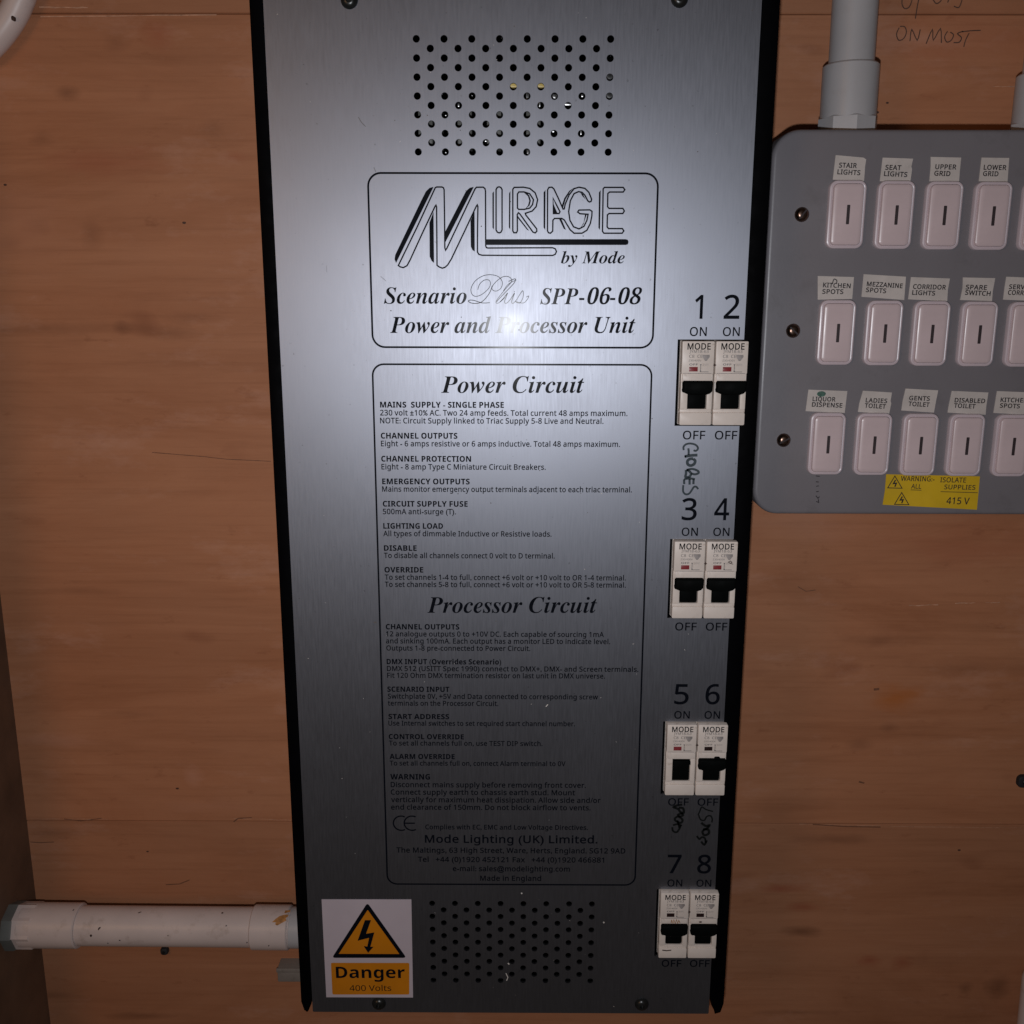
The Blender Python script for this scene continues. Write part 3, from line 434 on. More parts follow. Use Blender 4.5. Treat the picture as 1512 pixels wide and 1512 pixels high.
  'S': '551;248,-10 175,-5 108,9 46,33 46,174 152,134 188,123 224,117 260,115 294,117 320,125 340,136 357,161 363,191 359,216 345,238 323,256 224,308 170,336 115,377 98,395 83,415 71,437 62,462 56,490 54,521 61,580 83,630 119,671 168,700 227,718 296,724 333,723 368,718 403,711 508,674 459,556 371,587 345,593 318,597 291,598 265,596 243,589 225,578 208,555 202,526 206,502 217,482 236,466 337,412 372,395 403,377 431,358 454,338 474,316 490,292 502,265 509,233 511,198 503,139 481,88 443,46 390,15 326,-4',
  'T': '579;214,0 214,588 20,588 20,714 559,714 559,588 365,588 365,0',
  'U': '756;375,-10 288,-2 216,22 159,62 118,116 93,180 85,254 85,714 236,714 236,277 240,224 252,183 272,153 300,133 336,121 379,117 424,121 460,134 487,156 505,187 516,228 520,278 520,714 671,714 671,252 667,204 657,160 639,119 613,82 580,50 541,25 493,5 438,-6',
  'V': '650;242,0 0,714 153,714 287,289 298,248 314,187 325,132 336,187 351,248 362,289 497,714 650,714 407,0',
  'W': '967;182,0 0,714 149,714 240,324 253,266 266,196 275,137 284,196 297,264 308,314 412,714 555,714 659,314 671,264 683,196 692,137 701,196 714,266 727,324 818,714 967,714 785,0 613,0 516,375 509,408 499,456 489,506 483,542 478,506 468,457 458,409 450,374 354,0',
  'X': '667;0,0 237,368 15,714 182,714 336,457 487,714 650,714 426,360 667,0 494,0 328,270 162,0',
  'Y': '624;237,0 237,273 0,714 164,714 312,420 461,714 624,714 387,278 387,0',
  'Z': '579;24,0 24,98 366,589 33,589 33,714 546,714 546,616 204,125 555,125 555,0',
  'a': '604;211,-10 165,-5 125,9 90,33 63,66 47,109 42,163 49,216 69,259 103,292 150,315 211,330 286,337 381,340 381,364 378,390 371,411 358,427 342,438 321,445 296,447 270,446 244,442 218,436 142,407 93,508 123,522 156,534 190,544 227,551 264,556 302,557 370,552 426,536 471,510 503,472 522,424 529,364 529,0 425,0 396,74 392,74 368,47 344,26 318,10 289,-1 253,-8;267,99 297,102 324,112 348,128 366,149 377,176 381,208 381,253 323,251 280,247 247,239 223,225 207,207 198,186 195,162 200,133 215,114 238,103',
  'b': '633;378,-10 341,-8 309,0 284,12 262,26 243,43 227,60 217,60 192,0 78,0 78,760 227,760 227,583 225,522 221,475 227,475 243,497 263,516 286,532 313,546 345,553 382,556 439,548 489,524 531,485 563,429 582,359 588,274 582,188 562,118 530,62 487,22 437,-2;336,111 365,116 389,130 409,154 424,186 433,227 436,276 433,325 424,365 409,397 388,419 363,432 334,437 299,433 272,421 252,401 239,373 231,336 227,291 227,275 230,226 237,186 251,154 270,130 299,116',
  'c': '514;300,-10 225,-2 162,20 112,58 75,111 52,182 45,270 49,333 60,387 79,433 105,471 136,502 174,526 216,543 262,553 313,556 349,555 381,551 411,545 483,519 439,404 374,427 313,436 249,418 210,363 197,271 200,221 211,181 228,150 251,128 279,115 313,111 343,112 371,117 396,124 420,133 443,144 466,158 466,31 443,18 419,7 395,0 367,-6 336,-9',
  'd': '633;251,-10 194,-2 145,22 103,62 71,117 51,187 45,272 51,358 71,428 103,484 146,524 196,548 255,556 292,553 324,546 352,533 376,516 396,497 412,476 417,476 410,523 406,585 406,760 555,760 555,0 441,0 412,71 406,71 390,50 370,30 347,14 320,0 288,-7;303,109 340,113 369,125 390,146 404,174 413,210 416,255 416,271 413,320 405,361 392,393 371,416 340,430 301,435 271,430 245,416 224,392 208,360 199,319 196,270 199,221 208,181 224,150 245,127 272,114',
  'e': '591;325,-10 272,-7 224,4 180,20 141,44 108,75 81,113 61,158 49,210 45,269 49,329 59,383 78,429 102,467 132,499 168,524 209,542 254,552 303,556 373,549 433,527 482,492 519,442 541,381 548,308 548,236 196,236 201,197 214,164 234,137 260,117 293,105 332,101 366,102 398,106 428,112 457,120 487,131 517,144 517,29 490,17 462,7 433,0 401,-6 365,-9;199,335 408,335 405,366 396,394 382,418 362,436 336,446 304,450 277,447 253,438 233,422 216,400 205,371',
  'f': '387;102,0 102,434 20,434 20,506 102,546 102,586 105,629 112,665 126,694 143,718 166,736 193,749 223,758 257,763 295,765 374,758 432,742 394,633 357,643 311,647 284,642 266,628 255,607 251,580 251,546 380,546 380,434 251,434 251,0',
  'g': '633;282,-240 174,-233 142,-227 110,-219 78,-208 78,-89 147,-112 218,-126 291,-131 355,-117 393,-76 406,-7 406,4 408,39 410,71 406,71 386,45 364,24 339,9 312,-2 283,-8 251,-10 191,-2 141,23 100,65 69,121 51,190 45,272 51,355 70,424 101,481 143,523 194,548 255,556 317,547 370,520 413,476 417,476 429,546 555,546 555,-1 547,-73 524,-132 486,-179 433,-213 365,-233;304,107 339,111 367,121 388,140 404,167 413,204 416,253 416,271 413,324 404,366 389,397 367,418 338,431 302,435 244,417 209,362 197,270 209,179 245,125',
  'h': '657;78,0 78,760 227,760 227,605 225,528 220,476 228,476 247,501 269,522 295,537 323,548 354,554 386,556 441,551 489,535 528,509 558,470 576,420 582,356 582,0 433,0 433,319 423,385 394,424 345,437 305,432 274,416 252,390 238,355 230,311 227,257 227,0',
  'i': '305;153,614 122,618 96,630 82,643 75,662 72,687 75,712 82,731 96,745 122,756 153,760 184,756 210,745 223,731 231,712 234,687 231,662 223,643 210,630 184,618;78,0 78,546 227,546 227,0',
  'j': '305;153,614 122,618 96,630 82,643 75,662 72,687 75,712 82,731 96,745 122,756 153,760 184,756 210,745 223,731 231,712 234,687 231,662 223,643 210,630 184,618;34,-240 -18,-237 -64,-228 -64,-111 -30,-118 6,-120 34,-116 57,-103 69,-88 76,-66 78,-37 78,546 227,546 227,-59 225,-91 219,-122 208,-150 193,-176 172,-197 146,-216 115,-229 78,-237',
  'k': '620;78,0 78,760 227,760 227,420 225,358 219,297 221,297 252,340 286,380 439,546 607,546 390,309 620,0 448,0 291,221 227,170 227,0',
  'l': '305;78,0 78,760 227,760 227,0',
  'm': '982;78,0 78,546 192,546 212,476 220,476 239,501 262,522 288,537 318,548 348,554 379,556 417,554 451,547 481,537 507,521 528,501 545,476 558,476 577,501 600,522 628,537 657,548 688,554 719,556 776,551 823,535 860,509 886,470 902,420 907,356 907,0 758,0 758,319 749,385 722,424 676,437 640,432 612,418 592,395 578,363 570,323 567,274 567,0 418,0 418,319 409,385 382,424 336,437 299,432 270,416 251,390 237,355 230,311 227,257 227,0',
  'n': '657;78,0 78,546 192,546 212,476 220,476 240,501 263,522 292,537 322,548 355,554 388,556 443,551 490,535 529,509 558,470 576,420 582,356 582,0 433,0 433,319 431,355 424,385 412,408 395,424 373,434 345,437 304,432 273,416 252,390 238,355 230,311 227,257 227,0',
  'o': '619;308,-10 259,-6 214,5 173,23 136,48 104,81 79,120 60,165 49,216 45,274 53,358 77,427 116,483 169,524 234,548 311,556 360,552 406,541 447,523 484,498 515,466 540,428 559,383 570,332 574,274 566,190 542,120 502,64 449,23 384,-2;310,110 346,115 374,128 396,152 410,184 419,224 422,274 419,324 410,364 396,396 374,418 345,432 309,436 273,432 245,418 224,396 209,364 200,324 197,274 200,224 209,184 224,152 245,128 274,115',
  'p': '633;78,-240 78,546 199,546 220,475 227,475 243,496 263,515 286,532 313,545 345,553 382,556 439,548 489,524 531,485 563,429 582,359 588,274 581,189 562,118 529,62 486,22 436,-2 378,-10 341,-8 310,0 284,12 262,26 243,43 227,60 219,60 227,-20 227,-240;336,111 367,116 392,130 412,154 425,186 433,227 436,276 425,365 391,419 334,437 299,433 272,421 252,401 239,373 231,336 227,291 227,275 230,226 237,186 251,154 270,130 299,116',
  'r': '454;78,0 78,546 191,546 213,454 220,454 238,481 260,505 286,526 315,543 348,553 383,556 409,555 433,552 422,412 402,416 378,417 353,416 329,411 305,404 283,393 264,378 248,360 237,338 229,310 227,278 227,0',
  's': '497;226,-10 128,-3 101,4 73,12 46,22 46,145 141,112 174,105 204,100 231,99 258,100 278,105 294,112 307,127 312,146 304,171 272,196 194,232 110,276 90,291 74,308 61,328 52,350 47,375 45,404 52,450 71,488 104,518 148,539 200,552 261,556 294,555 327,552 358,546 389,538 421,527 453,513 408,406 332,434 308,441 284,445 259,446 222,442 200,430 193,410 202,387 234,364 307,332 388,293 409,278 426,261 441,242 451,219 457,193 459,162 453,111 433,68 401,35 355,10 297,-5',
  't': '434;265,-10 234,-8 204,-3 178,6 154,19 133,38 117,62 104,91 97,128 94,171 94,434 23,434 23,497 105,547 148,662 243,662 243,546 396,546 396,434 243,434 243,171 248,144 261,125 282,113 308,109 356,114 402,126 402,15 343,-3',
  'u': '657;269,-10 214,-5 167,11 128,38 99,76 81,126 75,190 75,546 224,546 224,227 226,191 233,162 245,139 262,122 284,112 312,109 353,114 384,130 405,156 419,191 427,236 430,289 430,546 579,546 579,0 465,0 445,70 437,70 418,45 394,24 366,9 335,-2 302,-8',
  'v': '569;208,0 0,546 156,546 261,235 276,177 282,123 286,123 290,159 297,197 308,235 413,546 569,546 361,0',
  'w': '856;165,0 10,546 158,546 221,304 234,244 244,176 251,125 255,125 259,163 267,211 274,256 280,284 347,546 511,546 575,284 584,239 594,176 599,125 603,125 610,174 622,243 635,304 700,546 846,546 689,0 527,0 485,191 474,242 457,314 440,385 429,432 425,432 415,385 398,314 381,241 369,189 325,0',
  'x': '578;5,0 190,279 14,546 183,546 289,372 396,546 565,546 387,279 573,0 404,0 289,187 174,0',
  'y': '569;110,-240 66,-238 34,-232 34,-114 61,-118 93,-120 122,-117 147,-107 168,-92 184,-71 198,-48 208,-23 217,4 0,546 163,546 266,239 278,194 284,144 287,144 296,194 308,239 409,546 569,546 338,-70 314,-122 284,-164 248,-198 206,-221 160,-235',
  'z': '488;27,0 27,88 280,432 42,432 42,546 449,546 449,449 203,114 458,114 458,0',
 },
 'serif': {
  '-': '323;283,267 40,267 40,174 283,174',
  '0': '559;280,-10 223,-5 175,10 135,36 102,71 77,114 58,165 44,223 37,288 34,359 37,430 44,494 58,552 77,603 102,645 135,679 175,704 224,719 281,724 335,719 382,704 422,679 454,645 480,602 500,552 514,493 522,429 525,358 522,287 514,223 500,165 480,114 454,71 421,36 381,10 334,-5;280,55 313,64 337,91 353,135 362,195 368,270 370,358 368,446 362,520 353,580 337,624 313,650 281,659 248,650 223,624 207,580 197,520 191,446 189,358 191,270 197,195 207,135 223,91 247,64',
  '6': '559;293,-10 246,-6 202,6 163,27 128,55 99,92 76,138 59,193 48,257 45,330 47,384 53,436 62,485 76,530 94,572 115,610 140,643 170,671 204,694 242,710 284,721 330,724 370,722 405,717 434,708 457,697 476,684 490,668 503,642 507,614 504,594 495,576 480,560 458,546 427,539 387,536 382,596 374,623 362,646 345,660 321,665 284,657 253,635 227,597 207,544 193,479 186,401 240,427 264,433 292,437 324,438 381,432 429,414 470,384 500,342 518,292 524,231 518,164 498,106 466,57 420,20 363,-3;296,56 320,60 340,74 357,96 369,127 376,169 379,221 376,270 368,310 355,340 336,360 314,373 287,377 259,373 230,362 203,346 186,329 190,242 201,172 218,121 241,85 267,63',
  '8': '559;273,-10 221,-7 175,2 136,16 103,35 76,58 56,86 42,116 33,148 30,182 34,223 48,258 70,288 100,314 136,338 177,361 140,385 109,412 85,440 67,471 57,505 53,542 55,573 63,602 75,630 93,656 117,679 148,698 186,712 232,721 285,724 350,719 403,702 445,675 474,639 492,597 498,549 494,512 482,480 462,454 434,431 402,409 363,387 417,358 460,328 491,297 512,264 525,228 529,189 522,131 499,82 462,42 411,13 348,-4;302,421 324,436 342,453 356,472 365,494 370,520 372,551 369,579 362,606 349,630 330,649 307,662 279,666 254,662 233,652 216,634 204,611 196,584 194,554 197,522 206,495 222,474 243,455 270,438;278,47 310,51 337,63 360,82 376,108 387,138 390,172 386,203 375,230 356,254 328,275 291,298 244,321 223,305 204,286 188,265 175,240 168,211 165,178 168,142 179,110 196,84 219,63 246,51',
  'C': '655;301,-17 247,-13 199,-3 156,15 118,39 87,70 62,106 44,148 34,194 30,245 33,294 41,343 55,390 73,437 96,481 124,524 156,562 191,596 229,626 292,661 358,682 427,689 472,687 521,679 573,667 591,664 606,661 626,668 642,689 669,689 626,459 597,461 593,519 581,567 562,605 534,632 501,649 460,654 414,648 371,629 330,597 292,553 257,496 226,427 202,352 187,281 182,212 187,159 201,115 225,78 257,52 296,35 341,30 417,44 486,86 548,157 576,135 531,80 482,38 427,7 366,-11',
  'M': '874;280,-16 214,540 102,122 93,70 97,49 110,36 131,27 163,23 163,0 -52,0 -52,23 -23,25 -1,31 16,42 31,61 56,127 169,549 177,600 173,621 160,635 139,644 107,647 107,671 334,671 392,196 699,671 926,671 926,647 897,645 875,639 857,628 843,609 818,544 705,122 699,96 697,70 705,45 729,30 768,23 768,0 454,0 454,23 484,25 507,32 524,44 537,60 548,86 562,127 675,557 308,-16',
  'P': '609;-50,0 -50,23 -22,25 0,31 18,42 33,61 58,127 171,549 177,576 179,601 175,621 163,634 141,642 109,647 109,671 386,671 467,665 529,646 574,615 601,571 610,515 606,479 594,446 575,414 549,386 518,362 481,344 433,331 370,323 291,320 255,320 202,122 193,70 197,49 210,36 231,27 263,23 263,0;296,354 347,359 389,376 422,403 445,440 459,486 464,540 454,594 424,626 375,637 355,634 342,626 325,584 265,356 281,355',
  'S': '549;229,-17 188,-14 140,-3 86,15 57,21 35,14 14,-11 -13,-11 39,215 67,215 67,208 71,150 84,103 106,66 135,40 172,24 216,19 238,21 259,27 278,37 295,50 310,66 323,84 332,103 337,124 339,145 336,174 325,200 314,217 300,235 282,254 212,319 146,385 132,403 121,421 114,439 108,458 105,479 104,501 107,536 116,568 131,598 151,624 176,646 204,665 237,678 272,686 309,689 370,682 440,663 465,658 489,665 509,686 536,686 488,480 459,480 460,491 460,502 458,531 452,557 443,581 430,602 415,620 398,634 378,645 356,652 333,654 306,651 281,640 259,624 242,602 231,576 228,548 233,520 247,493 293,439 327,409 361,378 390,350 415,320 436,290 452,258 461,224 464,187 457,128 437,78 403,38 356,7 298,-11',
  'U': '711;288,-17 222,-12 166,5 122,32 90,68 70,111 64,161 66,189 72,224 83,266 164,562 169,583 171,600 167,623 154,638 132,645 99,649 99,671 407,671 407,648 358,641 341,631 328,615 307,560 216,227 209,198 204,171 203,146 207,117 217,92 236,70 259,54 288,44 320,41 352,43 381,51 408,63 433,81 455,107 477,139 497,180 516,230 535,289 589,476 601,523 609,560 611,586 602,617 575,638 531,647 531,671 737,671 737,646 709,637 686,619 673,599 660,565 645,519 562,238 542,178 521,128 497,86 471,52 442,26 410,6 374,-7 333,-14',
  'a': '500;79,-13 49,-9 23,2 2,20 -15,45 -25,75 -28,109 -26,145 -19,181 -8,219 8,256 26,292 48,327 71,359 97,387 125,411 167,439 208,455 246,461 281,454 306,432 319,395 335,451 442,451 359,161 345,110 340,83 344,66 355,60 374,68 397,91 424,130 446,116 395,44 344,1 293,-13 259,-6 238,15 231,51 234,78 241,112 216,74 191,42 166,18 139,1 110,-10;138,61 161,67 184,83 199,99 213,119 227,141 263,219 286,300 295,369 291,396 278,413 256,418 233,412 210,392 193,374 178,352 163,326 123,237 104,172 97,120 102,87 115,68',
  'b': '480;114,-14 92,-13 71,-10 51,-5 24,5 2,18 -12,32 -17,46 -11,77 123,558 135,613 132,629 125,639 110,643 88,645 72,645 72,672 171,682 281,700 192,379 233,425 278,452 325,461 355,457 381,446 403,427 420,400 430,368 433,329 431,293 423,257 412,220 395,183 376,148 353,115 326,84 298,57 267,34 219,7 168,-9;136,22 163,27 189,42 206,58 222,76 237,97 276,172 302,255 312,332 309,358 300,376 285,388 266,392 241,387 219,372 199,346 172,288 144,206 114,103 104,49 112,29',
  'c': '412;138,-14 94,-9 56,5 26,28 4,60 -10,99 -14,145 -10,194 3,242 24,290 53,336 89,377 131,412 176,439 221,456 266,461 299,458 327,449 351,434 368,415 379,394 382,371 378,342 365,321 344,308 318,303 295,306 278,317 266,333 262,354 271,384 281,409 275,425 257,430 233,423 208,403 191,382 175,359 160,332 146,302 134,271 125,239 117,207 113,176 111,147 113,118 120,94 131,76 154,57 183,51 224,61 264,92 304,143 331,124 273,47 209,1',
  'd': '498;82,-14 52,-10 26,2 5,21 -11,48 -20,81 -23,122 -21,154 -15,186 -6,220 8,254 24,287 43,320 65,351 89,379 116,405 159,436 201,455 244,461 270,458 295,451 317,438 354,567 360,594 362,613 359,629 348,638 305,644 305,671 404,683 510,700 353,123 345,90 342,71 345,64 354,61 366,65 380,78 419,132 442,116 414,77 389,44 366,19 343,1 320,-10 295,-14 261,-7 241,15 234,52 235,71 238,92 244,113 219,74 193,42 168,18 142,0 113,-10;143,62 166,68 189,86 204,104 218,124 232,148 268,229 292,309 300,371 296,399 284,416 264,422 244,417 223,401 179,344 139,269 110,188 104,162 100,139 99,117 102,94 111,77 125,66',
  'e': '401;130,-14 89,-9 54,5 24,28 2,60 -12,99 -16,146 -13,182 -5,219 8,256 27,292 48,326 74,358 101,387 131,412 163,433 196,448 229,458 262,461 294,458 320,450 342,436 358,417 368,395 371,369 364,330 343,294 308,258 258,227 195,203 117,185 111,131 116,99 130,74 152,58 182,53 219,63 255,93 291,142 319,124 266,47 203,1;125,218 155,227 183,239 209,255 232,273 251,294 267,316 279,339 286,363 288,387 286,405 279,418 268,425 255,428 233,422 210,404 187,375 164,334 143,281',
  'i': '289;196,553 170,558 149,572 135,593 130,619 135,645 149,666 170,680 196,685 221,680 242,666 257,645 262,619 257,593 242,572 221,558;73,-12 43,-7 20,8 6,31 1,61 6,96 15,130 66,314 76,353 79,378 69,399 38,406 29,406 28,431 133,445 223,461 133,127 125,82 129,68 141,63 159,71 183,95 211,134 231,120 180,47 127,3',
  'n': '532;317,-14 280,-6 257,19 250,61 261,125 293,228 328,330 336,367 331,383 317,388 281,376 243,341 203,283 183,246 163,205 145,160 128,110 112,57 98,0 -21,0 63,314 74,358 77,378 67,399 36,406 27,406 25,431 225,461 173,288 210,342 245,386 278,419 311,442 346,456 381,461 423,453 448,428 456,386 448,337 424,253 370,85 374,69 387,64 401,68 416,82 453,134 475,119 447,79 421,45 396,20 371,1 344,-10',
  'o': '470;143,-14 100,-9 62,5 30,30 5,62 -10,101 -15,146 -12,183 -5,220 8,256 26,292 47,326 72,358 99,387 128,412 160,433 193,449 227,458 261,461 309,456 349,442 381,418 405,387 419,348 424,302 422,266 414,230 402,194 385,157 364,123 340,91 313,62 283,36 251,15 216,-1 180,-11;154,20 177,26 199,45 213,63 227,85 241,110 274,196 298,285 306,358 300,397 284,421 256,429 233,423 211,405 196,387 182,366 168,342 135,256 112,166 103,87 109,50 126,27',
  'r': '388;-21,0 63,314 74,358 77,378 67,399 36,406 27,406 25,431 225,461 170,281 215,362 255,417 293,450 312,458 331,461 362,454 380,431 386,394 382,365 371,343 352,329 328,324 300,332 277,354 268,359 246,348 220,315 189,260 141,145 98,0',
  's': '376;135,-14 109,-12 78,-5 42,7 22,11 4,6 -10,-10 -36,-6 -10,162 19,157 34,81 68,36 121,21 153,27 172,46 178,78 170,115 141,158 102,206 84,230 69,254 58,276 49,298 44,319 42,339 46,372 59,401 80,426 106,445 137,456 172,460 200,458 232,452 267,443 277,441 286,439 304,444 316,457 342,457 320,305 294,308 274,375 242,416 199,429 177,425 160,415 148,399 144,380 149,357 162,330 184,301 217,262 246,222 273,173 281,148 283,122 281,97 275,74 264,53 250,34 232,17 212,4 188,-6 163,-12',
  't': '275;45,-14 7,-6 -15,18 -23,58 -22,78 -16,104 67,407 19,407 19,442 86,475 147,525 200,592 241,592 199,447 278,447 267,407 188,407 114,153 104,114 100,84 104,67 115,61 134,70 159,97 191,141 214,126 186,84 159,49 132,22 104,2 75,-10',
  'u': '532;69,-14 27,-6 1,19 -7,61 0,112 22,194 56,314 69,378 59,399 28,406 19,406 18,431 109,444 217,461 120,117 113,79 118,64 132,59 168,71 206,108 248,169 273,215 296,266 316,322 335,383 351,448 470,448 373,85 378,72 389,65 403,70 417,83 434,104 456,135 478,120 450,80 424,46 399,20 374,1 347,-10 320,-14 292,-9 270,6 257,29 252,60 270,153 236,101 202,59 170,27 137,4 104,-9',
  'w': '625;71,-15 71,37 68,229 57,339 45,379 29,402 8,408 -2,407 -3,433 144,461 155,450 164,419 173,366 180,291 185,196 341,461 366,461 397,129 451,194 487,249 508,292 515,319 509,338 492,358 474,380 468,404 472,427 484,446 502,459 526,463 551,458 570,444 582,422 586,393 577,344 551,284 506,213 445,131 365,37 321,-13 293,-15 267,266 101,-13',
  'y': '419;-44,-209 -75,-205 -99,-192 -114,-172 -119,-148 -115,-125 -102,-107 -83,-95 -61,-91 -39,-95 -12,-109 13,-122 30,-127 42,-124 57,-115 87,-84 113,-45 123,-9 118,44 104,134 86,233 66,317 48,373 36,400 21,410 -1,412 -14,411 -14,438 34,444 71,452 126,461 141,452 155,424 167,378 190,270 220,112 267,202 296,269 305,314 298,335 278,354 257,374 250,400 254,424 267,444 287,457 312,461 338,457 357,444 369,422 373,394 371,376 367,353 358,326 318,226 260,110 188,-7 110,-110 83,-138 56,-162 30,-182 4,-197 -20,-206',
 },
}
def area2(c): return sum(c[i][0] * c[(i + 1) % len(c)][1] - c[(i + 1) % len(c)][0] * c[i][1] for i in range(len(c)))
def inside(p, c):
    r = False
    for i in range(len(c)):
        a, b = c[i], c[(i + 1) % len(c)]
        if (a[1] > p[1]) != (b[1] > p[1]) and p[0] < (b[0] - a[0]) * (p[1] - a[1]) / (b[1] - a[1]) + a[0]: r = not r
    return r
_cache = {}
def glyph(font, ch, bold=0, slant=0):
    key = (font, ch, bold, slant)
    if key in _cache: return _cache[key]
    parts = GLYPHS[font][ch].split(';')
    adv = int(parts[0]); cs = [[tuple(map(float, q.split(','))) for q in p.split(' ')] for p in parts[1:] if p]
    sgn = 1
    if cs:
        sgn = 1 if area2(max(cs, key=lambda c: abs(area2(c)))) > 0 else -1
    if bold: adv += bold * 1.6
    if slant: cs = [[(x + y * slant, y) for x, y in c] for c in cs]
    outer = [c for c in cs if area2(c) * sgn > 0]; holes = [c for c in cs if area2(c) * sgn <= 0]
    mb = MB()
    for k, o in enumerate(outer):
        mb.sheet([o] + [h for h in holes if inside(h[0], o)], k * .004)
    if bold:
        for c in cs: mb.stroke(c, bold * 2, .012, closed=True)
    _cache[key] = (adv, mb.v, mb.f); return _cache[key]
def text(mb, s, font, p0, p1, cap, z, bold=0, slant_digits=False, track=0):
    """one line of lettering whose baseline runs from p0 to p1 (mm), capitals cap mm high"""
    x = 0; items = []; lo = None; hi = 0
    for ch in s:
        if ch == ' ': x += 240 if font == 'serif' else 262; continue
        g = glyph(font, ch, bold, .25 if (slant_digits and ch in '0123456789') else 0)
        xs = [v[0] for v in g[1]]
        if lo is None: lo = x + min(xs)
        hi = x + max(xs)
        items.append((x, g)); x += g[0] + track
    d = Vector(p1) - Vector(p0); sx = d.length / (hi - lo); u = d.normalized(); w = Vector((-u.y, u.x))
    sy = cap / (660 if font == 'serif' else 714)
    for x, (a, vs, fs) in items:
        mb.add([(p0[0] + u.x * (x + v[0] - lo) * sx + w.x * v[1] * sy, p0[1] + u.y * (x + v[0] - lo) * sx + w.y * v[1] * sy, z + v[2]) for v in vs], fs)
def ptext(mb, s, font, u0, u1, v, cappx, z=0, dz=.06, v1=None, **k):
    """lettering measured on the photo: from u0 to u1, baseline at v (v1 at its right end)"""
    v1 = v if v1 is None else v1
    p0, p1 = at(u0, v, z), at(u1, v1, z)
    cap = (Vector(at(u0, v - cappx, z)) - Vector(p0)).length
    text(mb, s, font, p0, p1, cap, z + dz, **k)
# ---------------------------------------------------------------- the wall
Z1 = WALL
seamL, seamR = at(400, 1213, WALL)[1], at(400, 20, WALL)[1]
wall = thing('wall', 'plywood wall behind the cabinet', None, (0, 0, WALL - 12), kind='structure')
def panel(x0, x1, y0, y1, mat, z=WALL):
    mb = MB(); mb.slab((x0 + x1) / 2, (y0 + y1) / 2, x1 - x0, y1 - y0, [(0, z - 12), (0, z - .7), (.6, z)], r=.8, seg=2)
    return mb.build('plywood_sheet', mat, wall, org(wall))
panel(-360, 700, seamL - .1, seamR - .1, 'ply')
panel(-360, 700, -760, seamL - .3, 'ply_low', WALL - .12)
panel(-360, 700, seamR + .15, 700, 'ply_low', WALL - .1)
mb = MB()   # torn pale veneer along the seams
for (u0, v0, u1, v1, w) in ((40, 1209, 160, 1209.5, .3), (345, 1208, 430, 1211, .35), (1180, 1216.5, 1300, 1219, .35), (1310, 1220, 1508, 1222, .3),
                           (58, 11, 130, 11.5, .7), (60, 25, 320, 22, .6), (1465, 128, 1512, 128.5, .6), (1342, 894, 1385, 893, .7), (1410, 890.5, 1440, 890, .6), (1455, 890, 1476, 889, .5)):
    n = 9; mb.stroke([at(u0 + (u1 - u0) * i / n, v0 + (v1 - v0) * i / n + random.uniform(-.5, .5), WALL) for i in range(n + 1)], w, WALL + .25,
                     widths=[w * random.uniform(.3, 1.2) for i in range(n + 1)])
mb.build('torn_veneer', 'edge_light', wall, org(wall))
mb = MB()   # dark cracks and pin holes in the veneer
for pts, w in (([(345, 1213), (352, 1208), (372, 1207)], .7), ([(95, 1209), (120, 1212), (150, 1208)], .6), ([(245, 1306), (265, 1305), (280, 1299)], .7), ([(1178, 866), (1190, 873), (1204, 871)], .5),
               ([(1200, 1217), (1245, 1220), (1300, 1221)], .8), ([(1268, 1154), (1276, 1156)], 1.1), ([(1290, 1018), (1298, 1017)], 1.6), ([(225, 668), (300, 674), (335, 678), (400, 681)], .45), ([(45, 1243), (60, 1244), (80, 1243)], .6)):
    mb.stroke([at(u, v, WALL) for u, v in pts], w, WALL + .3)
mb.build('veneer_crack', 'crack', wall, org(wall))
mb = MB()
for (u, v, r) in ((8, 273, .8), (272, 329, .9), (262, 1164, .9), (1310, 152, .7), (1295, 166, .9), (218, 1257, .7), (60, 1485, .9), (1416, 1255, .9)):
    c = at(u, v, WALL); mb.sheet([[(c[0] + r * 1.3 * math.cos(a), c[1] + r * .8 * math.sin(a)) for a in (i * .7 for i in range(9))]], WALL + .3)
mb.build('pin_hole', 'crack_dark', wall, org(wall))['kind'] = 'stuff'
# pencil writing
mb = MB(); Pn = lambda L: [at(u, v, WALL) for u, v in L]
zz = lambda L: [(1112 + a / 3.78, b / 3.78) for a, b in L]
for L in ([(835, -30), (830, 20), (845, 48), (870, 40), (885, 5), (890, -30)], [(925, -10), (915, 40), (905, 105)], [(922, 0), (950, -20)], [(1000, -10), (1020, 20), (1045, 8), (1060, -25)], [(1085, 15), (1100, -30)], [(1120, 35), (1148, 42), (1165, 0), (1170, -30)],
          [(815, 155), (800, 190), (812, 225), (840, 215), (855, 180), (845, 150), (820, 148)], [(875, 230), (885, 165), (915, 225), (932, 165)],
          [(965, 245), (1000, 165), (1005, 225), (1045, 160), (1050, 240)], [(1085, 175), (1068, 205), (1080, 235), (1105, 225), (1118, 195), (1100, 180)], [(1172, 175), (1140, 188), (1162, 210), (1150, 236), (1118, 238)],
          [(1165, 178), (1215, 172), (1270, 170)], [(1205, 185), (1185, 225), (1175, 262)]):
    mb.stroke(Pn(zz(smooth_path(L, 3))), .6, WALL + .2)
mb.build('pencil_note', 'pencil', wall, org(wall), label='handwritten pencil words ON MOST')
# brown knots and stains with their own outline
side = thing('side_wall', 'dark board standing along the left end of the plywood', None, (-340.6, 0, WALL), kind='structure')
mb = MB(); mb.slab(-350.6, -60, 20, 1400, [(0, WALL - 10), (0, -11), (.8, -10)], r=1.5)
mb.build('side_board', 'board', side, org(side))

